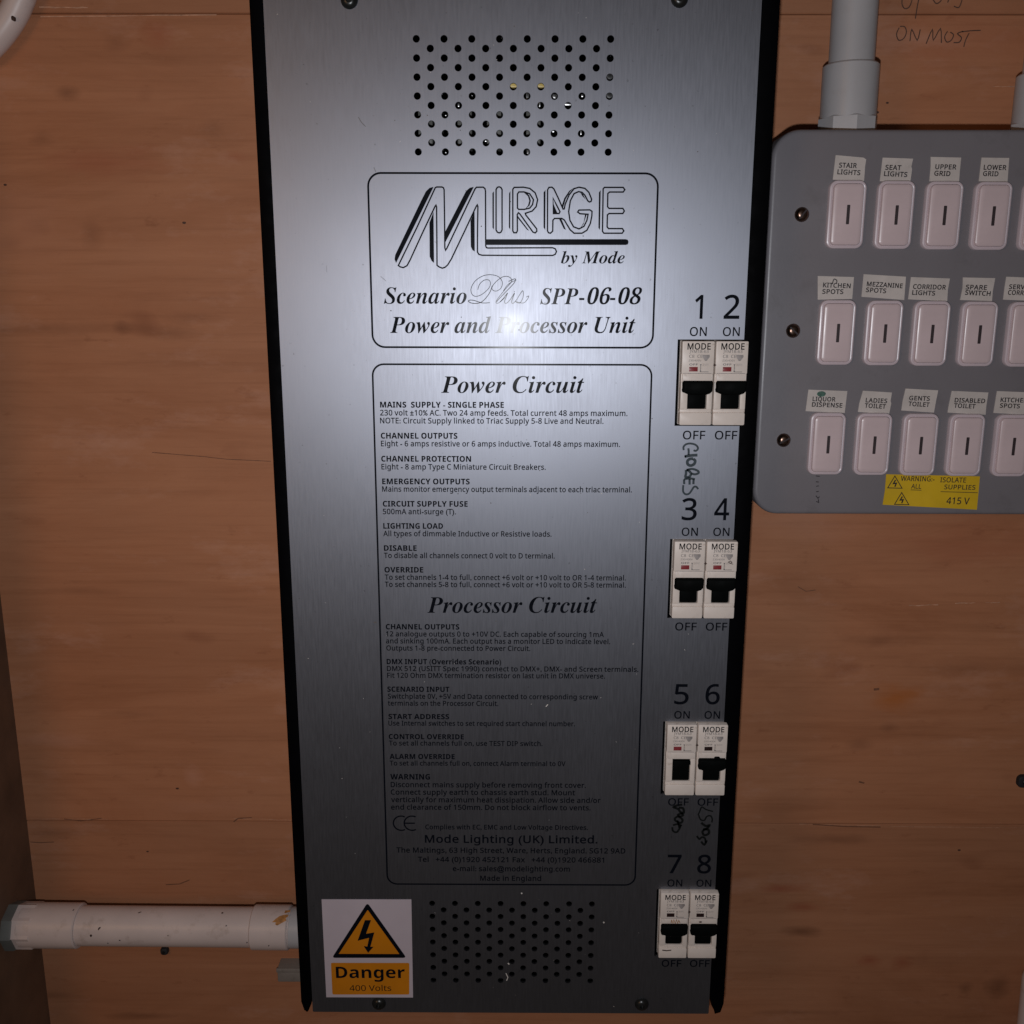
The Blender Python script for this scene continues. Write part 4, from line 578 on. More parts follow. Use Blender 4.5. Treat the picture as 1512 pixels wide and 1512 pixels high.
# ---------------------------------------------------------------- the cabinet
cab = thing('dimmer_cabinet', 'tall brushed aluminium lighting dimmer cabinet with eight circuit breakers and black sides', 'control cabinet', (0, -324, 0))
O = org(cab)
XL, XR, YB, YT = -125.8, 121.5, -323.8, 276.0
# chassis: black sides whose front edges show beside the cover
mb = MB()
def flange(x0, x1, sign):
    tip = [(x0, YT + 4), (x1, YT + 4)]
    if sign < 0: prof = [(x0, YT + 4), (x0, -317.4), (x0 + 1.6, -323.4), (x0 + 4.2, -324.4), (x1 - .8, -319.5), (x1, -307.5), (x1, YT + 4)]
    else: prof = [(x0, YT + 4), (x0, -307.5), (x0 + 1.4, -318.5), (x1 - 4.5, -324.4), (x1 - 1.6, -323.4), (x1, -317.4), (x1, YT + 4)]
    cx = (x0 + x1) / 2
    rings = []
    for ins, z in ((0, WALL + 6), (0, -1.6), (.25, -.9), (.9, -.7)):
        rings.append([(x + (ins if x < cx else -ins), y, z) for x, y in prof])
    mb.loft(rings)
flange(-133.1, XL - .25, -1); flange(XR + .2, 130.9, 1)
mb.build('side_rail', 'rail', cab, O)
mb = MB()
mb.box(-125, 119, -319.5, 272, WALL + 2, -78)
mb.box(-125, 119, -321.5, -318.5, -78, -2); mb.box(-125, 119, 269, 272, -78, -2)
mb.build('back_tray', 'inside', cab, O)
# front cover with punched vents and breaker windows
BX, BW, BH = 88.15, 35.5, 45.0
BY = [90.7, -18.8, -128.1, -237.3]
outline = [(XL, YT), (XL, YB + .6), (XL + .6, YB)]
outline += [(XR - .6, YB), (XR, YB + .6)]
for y in reversed(BY):
    outline += [(XR, y - BH - .6), (BX - 1.9, y - BH - .6), (BX - 1.9, y + .6), (XR, y + .6)]
outline += [(XR, YT)]
outline = outline[::-1]
holes = []
rnd = random.Random(3)
hole_c = []
for (ox, oy) in ((-50.1, 239.2), (-49.94, -247.05)):
    for row in range(13):
        for col in range(8 if row % 2 == 0 else 7):
            cx = ox + 13.876 * col + (6.938 if row % 2 else 0); cy = oy - 4.462 * row * (1.0 if oy > 0 else 1.0)
            hole_c.append((cx, cy))
            holes.append([(cx + 1.82 * math.cos(-a), cy + 1.82 * math.sin(-a)) for a in (math.pi * 2 * i / 14 for i in range(14))])
mb = MB(); mb.sheet([outline] + holes, 0)
TH = 1.5
for c in [outline] + holes:
    n = len(c); mb.add([(x, y, 0) for x, y in c] + [(x, y, -TH) for x, y in c], [(i, n + i, n + (i + 1) % n, (i + 1) % n) for i in range(n)])
cover = mb.build('front_cover', 'alu', cab, O, smooth=False)
# things seen through the vents
mb = MB()
for i in range(14): mb.box(-52 + i * 5.2, -49.6 + i * 5.2, 190, 210, -34, -22)
mb.build('heat_sink_fins', 'grey_metal', cab, O)
def hole_at(u, v): return at(u, v, -16)
for u in (758, 798):
    c = hole_at(u, 126); mb = MB(); mb.box(c[0] - 2.6, c[0] + 2.6, c[1] - 1.2, c[1] + 1.6, -22, -15)
    mb.build('yellow_terminal', 'yellow_part', cab, O)
for (u, v, w, h) in ((779, 142, .9, 2.0), (838, 153, 2.2, .9), (819, 142, 1.2, 1.2), (677, 155, .6, 1.0), (780, 225, .9, 1.6), (717, 208, .7, .6), (900, 114, 2.4, 2.0), (900, 142, 2.4, 2.2), (860, 141, .7, .8), (658, 170, .5, .5), (697, 141, .4, .4), (797, 154, .5, 1.3), (858, 195, .5, 1.5), (817, 193, .7, .9), (658, 225, .5, .5)):
    c = hole_at(u, v); mb = MB(); mb.box(c[0] - w, c[0] + w, c[1] - h, c[1] + h, -19, -16)
    mb.build('terminal', 'zinc', cab, O)
# screws of the cover
def dome_screw(name, parent, origin, x, y, z, r, h, mat, slot=None, hexa=False):
    mb = MB(); k = 20; rings = []
    for ins, hh in ((0, -.4), (0, .15), (.06, .35), (.2, .68), (.42, .92), (.6, 1.0)):
        rings.append([(x + r * (1 - ins) * math.cos(2 * math.pi * i / k), y + r * (1 - ins) * math.sin(2 * math.pi * i / k), z + h * hh) for i in range(k)])
    if hexa:
        q = .34
        rings.append([(x + r * q * math.cos(2 * math.pi * i / k), y + r * q * math.sin(2 * math.pi * i / k), z + h) for i in range(k)])
        rings.append([(x + r * q * math.cos(2 * math.pi * i / k), y + r * q * math.sin(2 * math.pi * i / k), z + h * .3) for i in range(k)])
    mb.loft(rings)
    s = mb.build(name, mat, parent, origin)
    if slot is not None:
        m2 = MB(); c, s_ = math.cos(slot), math.sin(slot)
        m2.stroke([(x - r * .78 * c, y - r * .78 * s_), (x + r * .78 * c, y + r * .78 * s_)], r * .22, z + h + .06)
        m2.build('screw_slot', 'slot', s, origin)
    return s
for (u, v) in ((515, -1), (1004, -3), (559, 1484), (948, 1485)):
    x, y = at(u, v, 1.5); dome_screw('cover_screw', cab, O, x, y, 0, 4.3, 2.6, 'steel', hexa=True)

# printed frames
def frame(c0, c1, c2, c3, r, w):
    xs0 = (at(*c0)[0] + at(*c3)[0]) / 2; xs1 = (at(*c1)[0] + at(*c2)[0]) / 2
    y1 = (at(*c0)[1] + at(*c1)[1]) / 2; y0 = (at(*c2)[1] + at(*c3)[1]) / 2
    mb = MB(); mb.stroke(rrect((xs0 + xs1) / 2, (y0 + y1) / 2, xs1 - xs0, y1 - y0, r, 8), w, .05, closed=True)
    mb.build('printed_frame', 'ink', cover, O)
frame((543.5, 254.5), (971.5, 257), (964, 513.5), (550, 512.5), 6.6, 1.0)
frame((550.5, 538), (962, 538.5), (938, 1307), (571.5, 1305), 6.0, .95)

# sub-parts of the cover: their parent sits at the cabinet's origin, so only the cabinet offset counts
def onto(parent, name, mb, mat, label=None):
    return mb.build(name, mat, parent, O, smooth=False, label=label)
# logo
za = lambda L: [at(560 + a / 7.56, 260 + b / 7.56) for a, b in L]
zb = lambda L: [at(740 + a / 6.873, 260 + b / 6.873) for a, b in L]
mb = MB(); LW = .74
big = [(213, 998), (420, 575), (600, 185), (625, 130), (642, 122), (700, 122), (716, 130), (724, 152), (728, 400), (732, 800), (740, 828), (755, 805), (900, 500), (1068, 145), (1085, 125), (1160, 124), (1180, 140), (1186, 170), (1187, 500), (1188, 778), (1195, 798), (1212, 803),
       (1600, 801), (1935, 800), (1965, 812), (1978, 842), (1965, 873), (1935, 886), (1500, 886), (1150, 884), (1112, 874), (1096, 848), (1097, 600), (1101, 340), (1094, 322), (1084, 335), (960, 600), (805, 925), (765, 990), (735, 1018), (704, 1028), (670, 1015), (645, 996), (643, 700), (640, 345), (633, 325), (622, 340), (480, 640), (345, 935), (310, 1000), (268, 1022), (235, 1014)]
mb.stroke(za(big), LW, .05, closed=True)
for P in ([(600, 121), (560, 133), (520, 172), (470, 270), (178, 880), (171, 930), (188, 970), (605, 124)],
          [(1050, 121), (1008, 132), (968, 168), (735, 622), (737, 742), (1054, 124)],
          [(560, 520), (606, 398), (612, 970), (585, 948), (563, 900)], [(1018, 500), (1064, 392), (1066, 842), (1040, 826), (1022, 786)],
          [(1263, 190), (1280, 168), (1280, 598), (1264, 575)]):
    mb.sheet([za(P)], .055)
mb.sheet([za([(1190, 705), (2750, 704), (2775, 712), (2783, 736), (2775, 762), (2750, 769), (1190, 769)])], .055)
mb.stroke(za([(1304, 150), (1318, 126), (1338, 120), (1358, 128), (1371, 152), (1371, 600), (1358, 627), (1338, 634), (1318, 626), (1304, 602)]), LW, .05, closed=True)
for L in ([(118, 555), (118, 135), (132, 115), (225, 113), (290, 125), (345, 170), (370, 240), (355, 310), (315, 355), (245, 378), (250, 395), (360, 535), (362, 560), (345, 577), (322, 568), (190, 385), (175, 372), (163, 390), (165, 555), (155, 575), (128, 575)],
          [(165, 182), (180, 161), (232, 161), (290, 180), (328, 240), (318, 290), (290, 325), (235, 338), (178, 338), (165, 325)],
          [(470, 555), (471, 140), (485, 115), (515, 113), (535, 130), (580, 225), (628, 335), (640, 333), (650, 285), (690, 190), (740, 128), (790, 113), (850, 125), (890, 165), (918, 235), (912, 258), (895, 263), (878, 250), (850, 195), (820, 165), (785, 158), (740, 178), (702, 250), (685, 360), (698, 450), (735, 515), (790, 536), (840, 510), (870, 450), (882, 388), (800, 382), (776, 365), (790, 345), (900, 343), (922, 358), (920, 405), (905, 480), (870, 550), (820, 580), (740, 580), (700, 545), (640, 445), (615, 430), (542, 430), (525, 448), (523, 558), (500, 580), (480, 575)],
          [(526, 222), (560, 290), (597, 362), (588, 380), (530, 380)],
          [(1028, 560), (1035, 130), (1048, 115), (1238, 115), (1255, 138), (1238, 162), (1100, 162), (1082, 178), (1080, 312), (1095, 328), (1235, 328), (1250, 354), (1235, 380), (1095, 380), (1078, 394), (1075, 515), (1090, 533), (1230, 533), (1245, 556), (1228, 580), (1042, 580)]):
    mb.stroke(zb(L), LW, .05, closed=True)
for P in ([(80, 175), (94, 152), (92, 545), (78, 520)], [(431, 165), (450, 140), (447, 548), (430, 520)], [(992, 165), (1010, 142), (1003, 548), (987, 525)],
          [(525, 270), (572, 378), (528, 378)], [(170, 405), (285, 556), (262, 545), (172, 432)], [(585, 430), (610, 432), (658, 546), (635, 535)],
          [(245, 162), (285, 195), (302, 250), (288, 300), (240, 338), (272, 298), (285, 250), (272, 205), (225, 162)],
          [(800, 162), (830, 185), (860, 242), (825, 205)], [(852, 385), (868, 388), (835, 490), (800, 532), (838, 470)],
          [(740, 118), (690, 150), (640, 225), (615, 300), (628, 322), (655, 235), (700, 158)]):
    mb.sheet([zb(P)], .055)
onto(cover, 'printed_logo', mb, 'ink')
# script word
z5 = lambda L: [at(530 + a / 3.36, 240 + b / 3.36) for a, b in L]
mb = MB()
A = lambda L: [(((560 + a / 7.56) - 530) * 3.36, ((390 + b / 7.56) - 240) * 3.36) for a, b in L]
pl = A([(1100, 285), (1120, 225), (1170, 180), (1222, 178), (1242, 215), (1222, 270), (1150, 335), (1080, 360), (1035, 335), (1025, 270), (1070, 190), (1150, 135), (1240, 118), (1330, 140), (1374, 200), (1360, 265), (1310, 300), (1265, 288), (1262, 250), (1310, 190), (1380, 142), (1440, 140), (1478, 170), (1470, 205), (1390, 300), (1320, 390), (1303, 430), (1335, 432), (1400, 375)])
stem = A([(1262, 240), (1232, 320), (1170, 400), (1110, 435), (1035, 436), (995, 415), (1012, 402), (1060, 406), (1150, 433), (1235, 430)])
l2 = A([(1385, 300), (1440, 225), (1530, 175)])
for L, w in ((pl, .34), (stem, .42), (l2, .3), ([(700, 692), (722, 668), (737, 648), (722, 690), (732, 698), (752, 678), (772, 648), (757, 690), (766, 698), (786, 676)], .42), ([(786, 675), (812, 636), (814, 668), (798, 697), (778, 690), (815, 697), (836, 678), (842, 662), (830, 668)], .36),
             ([(742, 590), (775, 577), (768, 600), (728, 642), (692, 680), (683, 692)], .4)):
    mb.stroke(z5(smooth_path(L, 5)), w, .05)
onto(cover, 'script_word', mb, 'ink')
# headings
for s, u0, u1, v, cp in (('by Mode', 828.2, 922.3, 388.8, 17.2), ('Scenario', 566.8, 689.2, 448.3, 23.2), ('SPP-06-08', 797.5, 947.5, 449.2, 23.0), ('Power and Processor Unit', 576, 938, 491.6, 23.2),
                         ('Power Circuit', 651.4, 862.5, 580, 23.8), ('Processor Circuit', 631, 881.5, 904.8, 22.6)):
    mb = MB(); ptext(mb, s, 'serif', u0, u1, v, cp, slant_digits=True)
    onto(cover, 'printed_heading', mb, 'ink', label='serif italic heading reading ' + s)
# instructions: (bold heading, x0, x1, baseline), then its lines
PAR = [
 (('MAINS  SUPPLY - SINGLE PHASE', 561.3, 744, 601.9, 1), ('230 volt ±10% AC. Two 24 amp feeds. Total current 48 amps maximum.', 561.3, 926.4, 613.8, 0), ('NOTE: Circuit Supply linked to Triac Supply 5-8 Live and Neutral.', 561.3, 891, 625.4, 0)),
 (('CHANNEL OUTPUTS', 562.4, 675.5, 647.6, 1), ('Eight - 6 amps resistive or 6 amps inductive. Total 48 amps maximum.', 562.6, 915.4, 659.3, 0)),
 (('CHANNEL PROTECTION', 563, 695.6, 681.6, 1), ('Eight - 8 amp Type C Miniature Circuit Breakers.', 563.3, 805.8, 693.3, 0)),
 (('EMERGENCY OUTPUTS', 564.4, 693.6, 715, 1), ('Mains monitor emergency output terminals adjacent to each triac terminal.', 564.4, 933, 726.4, 0)),
 (('CIRCUIT SUPPLY FUSE', 565.3, 690.6, 748, 1), ('500mA anti-surge (T).', 565.3, 673.3, 759.2, 0)),
 (('LIGHTING LOAD', 566, 654.2, 780.6, 1), ('All types of dimmable Inductive or Resistive loads.', 566, 814.4, 791.9, 0)),
 (('DISABLE', 567, 615.3, 813.2, 1), ('To disable all channels connect 0 volt to D terminal.', 567, 819, 824.2, 0)),
 (('OVERRIDE', 567.8, 625, 845.2, 1), ('To set channels 1-4 to full, connect +6 volt or +10 volt to OR 1-4 terminal.', 568.3, 924, 856.4, 0), ('To set channels 5-8 to full, connect +6 volt or +10 volt to OR 5-8 terminal.', 568.3, 924, 867, 0)),
 (('CHANNEL OUTPUTS', 569.7, 678.3, 929.3, 1), ('12 analogue outputs 0 to +10V DC. Each capable of sourcing 1mA', 570, 891.7, 940, 0), ('and sinking 100mA. Each output has a monitor LED to indicate level.', 570, 901, 950.4, 0), ('Outputs 1-8 pre-connected to Power Circuit.', 570.6, 783, 960.7, 0)),
 (('DMX INPUT (Overrides Scenario)', 571, 740, 980.8, 1), ('DMX 512 (USITT Spec 1990) connect to DMX+, DMX- and Screen terminals.', 571.4, 942.6, 991.2, 0), ('Fit 120 Ohm DMX termination resistor on last unit in DMX universe.', 571.7, 893.3, 1001.2, 0)),
 (('SCENARIO INPUT', 572, 663.6, 1021.4, 1), ('Switchplate 0V, +5V and Data connected to corresponding screw', 572.8, 883, 1032, 0), ('terminals on the Processor Circuit.', 572.8, 735.8, 1042, 0)),
 (('START ADDRESS', 573.6, 663.3, 1061.7, 1), ('Use Internal switches to set required start channel number.', 573.6, 849, 1071.7, 0)),
 (('CONTROL OVERRIDE', 574, 685, 1091.4, 1), ('To set all channels full on, use TEST DIP switch.', 574.4, 801, 1101, 0)),
 (('ALARM OVERRIDE', 575.3, 671.4, 1120.6, 1), ('To set all channels full on, connect Alarm terminal to 0V', 575.6, 835, 1130.6, 0)),
 (('WARNING', 576.4, 635, 1150.8, 2), ('Disconnect mains supply before removing front cover.', 577, 865, 1162.6, 3), ('Connect supply earth to chassis earth stud. Mount', 577, 849, 1173.6, 3), ('vertically for maximum heat dissipation. Allow side and/or', 577.5, 886.7, 1184.8, 3), ('end clearance of 150mm. Do not block airflow to vents.', 577.5, 872, 1195.8, 3)),
 (('Complies with EC, EMC and Low Voltage Directives.', 628, 868, 1224.8, 0), ('Mode Lighting (UK) Limited.', 627.5, 882.2, 1244.6, 4), ('The Maltings, 63 High Street, Ware, Herts, England. SG12 9AD', 585.5, 923.3, 1259.4, 5), ('Tel   +44 (0)1920 452121 Fax   +44 (0)1920 466881', 617.2, 892, 1273, 5), ('e-mail: sales@modelighting.com', 668.6, 841.4, 1286.4, 5), ('Made in England', 709, 799, 1300.4, 5)),
]
for par in PAR:
    mb = MB()
    for s, u0, u1, v, k in par:
        cap = {0: 2.95, 1: 3.1, 2: 3.4, 3: 3.2, 4: 4.9, 5: 3.3}[k]
        y0 = at((u0 + u1) / 2, v)[1]
        text(mb, s, 'bold' if k in (1, 2) else 'sans', (at(u0, v)[0], y0), (at(u1, v)[0], y0), cap, .06, bold=12 if k in (1, 2) else 20)
    onto(cover, 'printed_paragraph', mb, 'ink')
mb = MB()   # conformity mark
for cxp, e in ((592.5, 0), (608.5, 1)):
    c0 = at(cxp, 1215.5); r = 4.7
    pts = [(c0[0] + r * math.cos(a), c0[1] + r * math.sin(a)) for a in (math.radians(62 + i * 14.75) for i in range(17))]
    mb.stroke(pts, .85, .05)
    if e: mb.stroke([(c0[0] - r, c0[1]), (c0[0] + r * .35, c0[1])], .85, .052)
onto(cover, 'conformity_mark', mb, 'ink')

# channel numbers and ON / OFF
xn = [(at(1025, 470)[0], at(1037.2, 470)[0]), (at(1070, 470)[0], at(1093.3, 470)[0])]
for g in range(4):
    dy = BY[g] - BY[0]
    for k in range(2):
        d = str(g * 2 + k + 1); mb = MB()
        cx = (92.9 + 98.2) / 2 + 2.5 if False else None
        mid = at(1031.5, 470)[0] if k == 0 else at(1081.5, 470)[0]
        mid = mid - .6 if (g or k) else mid
        w = 4.3 if d == '1' else 8.3
        if d == '1': mid -= .1
        yb = at(1031, 470.2)[1] + dy
        text(mb, d, 'sans', (mid - w / 2, yb), (mid + w / 2, yb), 12.0, .06, bold=12)
        onto(cover, 'channel_number', mb, 'ink', label='printed number ' + d)
        mb = MB(); y2 = at(1031, 496)[1] + dy; xo = at(1018.3, 496)[0] if k == 0 else at(1067, 496)[0]
        text(mb, 'ON', 'sans', (xo, y2), (xo + 9.0, y2), 4.55, .06, bold=14)
        onto(cover, 'on_marking', mb, 'ink')
        mb = MB(); y3 = at(1031, 648.6)[1] + dy; xo = at(1008, 648)[0] if k == 0 else at(1055.2, 648)[0]
        text(mb, 'OFF', 'sans', (xo, y3), (xo + 12.2, y3), 4.55, .06, bold=14)
        onto(cover, 'off_marking', mb, 'ink')
# felt pen words
fg = lambda L: [at(960 + a / 7.56, 580 + b / 7.56) for a, b in smooth_path(L, 4)]
mb = MB()
for L, w in (([(375, 640), (372, 605), (400, 575), (450, 566), (505, 580), (532, 610), (528, 635), (505, 648), (485, 640)], 1.5), ([(425, 620), (430, 650), (428, 695)], 1.6), ([(385, 712), (450, 700), (528, 695)], 2.2), ([(395, 700), (390, 720)], 1.4),
             ([(480, 735), (440, 740), (415, 765), (422, 800), (455, 812), (490, 795), (502, 760), (480, 738)], 2.2),
             ([(400, 860), (400, 900), (395, 940), (440, 935), (455, 900), (430, 870), (405, 862)], 1.9), ([(405, 862), (470, 850), (530, 870), (540, 895), (500, 910), (460, 900)], 1.7),
             ([(380, 965), (440, 955), (500, 965)], 1.7), ([(440, 960), (440, 1025)], 1.7), ([(485, 965), (482, 1020)], 1.7), ([(378, 965), (380, 1020)], 1.7),
             ([(370, 1030), (368, 1100), (395, 1132), (435, 1125), (465, 1085), (490, 1050), (515, 1050), (537, 1075)], 1.5)):
    mb.stroke(fg(L), w * .72, .05)
onto(cover, 'felt_pen_word', mb, 'marker', label='handwritten word GLOBES written sideways')
fh = lambda L: [at(940 + a / 5.4, 1000 + b / 5.4) for a, b in smooth_path(L, 4)]
mb = MB()
for L, w in (([(365, 1015), (330, 1020), (295, 1035), (330, 1050), (350, 1075), (375, 1080), (370, 1045), (335, 1040)], 2.2), ([(365, 1085), (330, 1095), (345, 1110), (370, 1100), (360, 1085)], 2.0), ([(300, 1130), (330, 1110), (365, 1135), (355, 1160), (320, 1150), (300, 1132)], 2.0),
             ([(290, 1180), (330, 1170), (360, 1185)], 1.8), ([(325, 1140), (340, 1200)], 1.6), ([(285, 1195), (290, 1225), (320, 1235), (345, 1200), (350, 1180)], 1.8)):
    mb.stroke(fh(L), w * .66, .05)
onto(cover, 'felt_pen_word', mb, 'marker_dark', label='handwritten word SPOTS written sideways under breaker 5')
mb = MB()
for L, w in (([(610, 1070), (555, 1055), (520, 1035), (505, 1065), (490, 1100)], 1.3), ([(495, 1100), (510, 1135), (540, 1140), (560, 1110), (590, 1105), (603, 1130), (600, 1158)], 1.4), ([(515, 1160), (550, 1185), (580, 1180), (560, 1205), (530, 1215)], 2.2),
             ([(530, 1215), (570, 1215), (575, 1245), (540, 1260), (525, 1235), (535, 1218)], 2.2), ([(480, 1265), (500, 1290), (520, 1275), (545, 1285), (550, 1320)], 1.8), ([(515, 1310), (540, 1335), (560, 1300)], 2.0)):
    mb.stroke(fh(L), w * .66, .05)
onto(cover, 'felt_pen_word', mb, 'marker_dark', label='handwritten L SPOT written sideways under breaker 6')
# scratches and specks on the cover
mb = MB()
for L, w in (([(529, 173), (534, 181), (540, 187)], .3), ([(552, 247), (555, 254)], .25), ([(482, 392), (482.5, 402)], .15), ([(562, 408), (570, 415)], .18)):
    mb.stroke([at(u, v) for u, v in L], w, .04)
rs = random.Random(11)
for i in range(70):
    x, y, r = rs.uniform(XL + 4, XR - 4), rs.uniform(YB + 4, 255), rs.uniform(.12, .38)
    mb.sheet([[(x + r * rs.uniform(.6, 1.4) * math.cos(a), y + r * math.sin(a)) for a in (k * 1.05 for k in range(6))]], .045)
c = at(554, 919); mb.sheet([[(c[0] + .9 * math.cos(a), c[1] + .5 * math.sin(a)) for a in (k * .7 for k in range(9))]], .047)
onto(cover, 'scratch_mark', mb, 'scratch')['kind'] = 'stuff'
mb = MB()
for i in range(60):
    x, y = rs.uniform(XL + 4, XR - 4), rs.uniform(YB + 4, 255); l, a = rs.uniform(.15, .9), rs.uniform(0, 3.14)
    mb.stroke([(x, y), (x + l * math.cos(a), y + l * math.sin(a))], rs.uniform(.12, .26), .046)
for L, w in (([(806, 1043.5), (809, 1040)], .5), ([(748, 1448), (750, 1443), (747, 1437)], .5), ([(770, 1318), (770.5, 1320)], .8), ([(750, 1422), (752, 1424)], .8), ([(891, 1361), (892, 1363)], .8)):
    mb.stroke([at(u, v) for u, v in L], w, .055)
onto(cover, 'dust_fleck', mb, 'fleck')['kind'] = 'stuff'

# danger sticker
q = lambda x, y: at(440 + x / 6.873, 1290 + y / 6.873)
mb = MB(); mb.sheet([[q(240, 260), q(1151, 261), q(1168, 1255), q(288, 1252)]][0:1], .2)
cs = [q(240, 260), q(1151, 261), q(1168, 1255), q(288, 1252)]
mb.add([(x, y, .2) for x, y in cs] + [(x, y, 0) for x, y in cs], [(i, 4 + i, 4 + (i + 1) % 4, (i + 1) % 4) for i in range(4)])
st = mb.build('danger_sticker', 'white_paper', cab, O, smooth=False, label='white square sticker with yellow warning triangle reading Danger 400 Volts')
def rpoly(pts, r, k=4):
    out = []; n = len(pts)
    for i in range(n):
        p, a, b = Vector(pts[i]), Vector(pts[i - 1]), Vector(pts[(i + 1) % n])
        s, e = p + (a - p).normalized() * r, p + (b - p).normalized() * r
        for j in range(k + 1):
            t = j / k; out.append(tuple(s * (1 - t) ** 2 + p * 2 * t * (1 - t) + e * t * t))
    return out
mb = MB(); mb.sheet([rpoly([q(705, 292), q(1102, 852), q(345, 852)], 2.2)], .26); onto(st, 'triangle_border', mb, 'ink')
mb = MB(); mb.sheet([[q(708, 365), q(1030, 812), q(415, 810)]], .32); onto(st, 'triangle_field', mb, 'amber')
mb = MB(); mb.sheet([[q(*p) for p in ((680, 468), (742, 468), (692, 606), (776, 592), (736, 738), (768, 738), (712, 800), (668, 731), (704, 736), (722, 648), (606, 677))]], .38); onto(st, 'lightning_bolt', mb, 'ink')
mb = MB(); mb.sheet([rpoly([q(335, 902), q(1130, 903), q(1130, 1224), q(350, 1224)], 1.)], .26); onto(st, 'amber_field', mb, 'amber')
mb = MB(); text(mb, 'Danger', 'bold', q(388, 1056), q(1086, 1056), 8.0, .32); text(mb, '400 Volts', 'sans', q(525, 1186), q(948, 1186), 4.0, .32, bold=2)
onto(st, 'sticker_lettering', mb, 'ink')

# circuit breakers
def breaker(x, y, idx):
    """one 17.7 mm module with its top left corner at x, y"""
    w = 17.55
    ZF = 3.2
    mb = MB()
    mb.box(0, w, -BH, 0, -60, -2.5, .3)                        # body behind
    mb.box(.25, w - .25, -17.3, -.1, -2.5, ZF, .35)            # label face
    mb.box(1.0, w - 1.0, -21.7, -17.0, -2.5, ZF - .4, .3)      # plain strip
    mb.box(.25, 1.15, -22.4, -17.2, -2.5, ZF - 1.2, .25); mb.box(w - 1.15, w - .25, -22.4, -17.2, -2.5, ZF - 1.2, .25)
    mb.box(.25, 4.1, -36.4, -21.5, -2.5, ZF - .55, .35)        # rails either side of the toggle
    mb.box(w - 3.2, w - .25, -36.4, -21.5, -2.5, ZF - .55, .35)
    mb.box(.2, w - .2, -38.2, -36.1, -2.5, ZF - 1.1, .3)
    mb.box(.2, w - .2, -BH + .15, -38.0, -2.5, ZF - .3, .5)    # bottom strip
    b = mb.build('circuit_breaker', 'breaker', cab, (0, 0, 0), label='white circuit breaker %d' % idx)
    b.location = W(x - O[0], y - O[1], 0 - O[2])
    m2 = MB(); m2.box(4.1, w - 3.2, -36.3, -22, -2.5, -1.2, .1)
    if idx == 5:
        m2.box(4.0, w - 3.3, -36.0, -23.6, -1.2, 1.4, .5); m2.box(w - 3.9, w - 2.6, -25.6, -23.0, -1.2, 2.6, .3)
    else:
        m2.box(4.4, w - 3.5, -35.9, -26, -1.2, 1.6, .5)
        rings = []
        for ins, z in ((0, 1.2), (0, 4.6), (.4, 5.4), (1.0, 5.7)):
            pr = [(1.6 + ins, -20.9 - ins), (.9 + ins, -22.0), (1.0 + ins, -24.6), (.75 + ins, -25.6), (1.0 + ins, -26.9), (2.3 + ins, -27.4 + ins), (4.4 + ins, -28.3 + ins), (w - 3.9 - ins, -28.3 + ins), (w - 1.9 - ins, -27.6 + ins), (w - .7 - ins, -26.4), (w - .4 - ins, -22.0), (w - 1.1 - ins, -20.9 - ins)]
            rings.append([(a, c, z) for a, c in pr])
        m2.loft(rings, True)
        if idx == 6: m2.box(w - 7.4, w - 4.0, -21.4, -19.9, 1.2, 4.6, .6)
    m2.build('toggle_lever', 'toggle', b, (0, 0, 0))
    m3 = MB(); m3.box(4.2, 8.8, -16.0, -13.6, ZF - .1, ZF + .12, .05)
    m3.build('indicator_window', 'red' if idx in (1, 2, 3, 4, 5) else 'dark_red', b, (0, 0, 0))
    m4 = MB(); text(m4, 'MODE', 'sans', (2.9, -4.4), (15.2, -4.4), 3.2, ZF + .05, bold=22)
    m4.build('brand_lettering', 'ink', b, (0, 0, 0), smooth=False)
    m5 = MB()
    text(m5, 'JYM18-63', 'sans', (4.0, -6.2), (14.2, -6.2), 1.5, ZF + .05)
    text(m5, 'C8  CE', 'sans', (4.0, -8.8), (11.0, -8.8), 1.6, ZF + .05)
    text(m5, '230/400V', 'sans', (3.8, -10.7), (10.5, -10.7), 1.0, ZF + .05)
    text(m5, 'OFF', 'sans', (4.2, -12.8), (8.8, -12.8), 1.0, ZF + .05, bold=20)
    for a, c, d in ((10.3, -12.2, -16.2), ):
        m5.stroke([(a, c), (a, d)], .28, ZF + .05); m5.stroke([(a, d), (14.6, d)], .28, ZF + .052)
    m5.sheet([[(9.8, -12.2), (10.8, -12.2), (10.3, -13.1)]], ZF + .054); m5.sheet([[(9.8, -15.6), (10.8, -15.6), (10.3, -16.4)]], ZF + .054)
    m5.build('rating_lettering', 'breaker_print', b, (0, 0, 0), smooth=False)
    m6 = MB(); m6.sheet([[(11.0, -7.2), (14.8, -7.2), (14.9, -8.4), (13.4, -10.4), (12.4, -10.4), (11.1, -8.4)]], ZF + .05); text(m6, '6000', 'sans', (11.6, -12.8), (14.4, -12.8), .9, ZF + .05)
    m6.stroke([(1.2, -17.0), (w - 1.4, -17.0)], .3, ZF + .06)
    m6.build('faint_lettering', 'breaker_faint', b, (0, 0, 0), smooth=False)
    if idx in (1, 3, 5, 7):
        m7 = MB(); sx = w + .18
        m7.sheet([[(sx - .95, -12.6), (sx, -11.9), (sx + .95, -12.6), (sx, -13.3)]], ZF + .12)
        m7.build('notch', 'grime', b, (0, 0, 0), smooth=False)
    if idx == 4:
        m7 = MB(); m7.stroke([(13.6, -12.4), (12.5, -11.7), (13.5, -11.0), (14.5, -11.8), (13.6, -12.4), (15.2, -12.9)], .4, ZF + .08)
        m7.build('pen_ring', 'grime', b, (0, 0, 0), smooth=False)
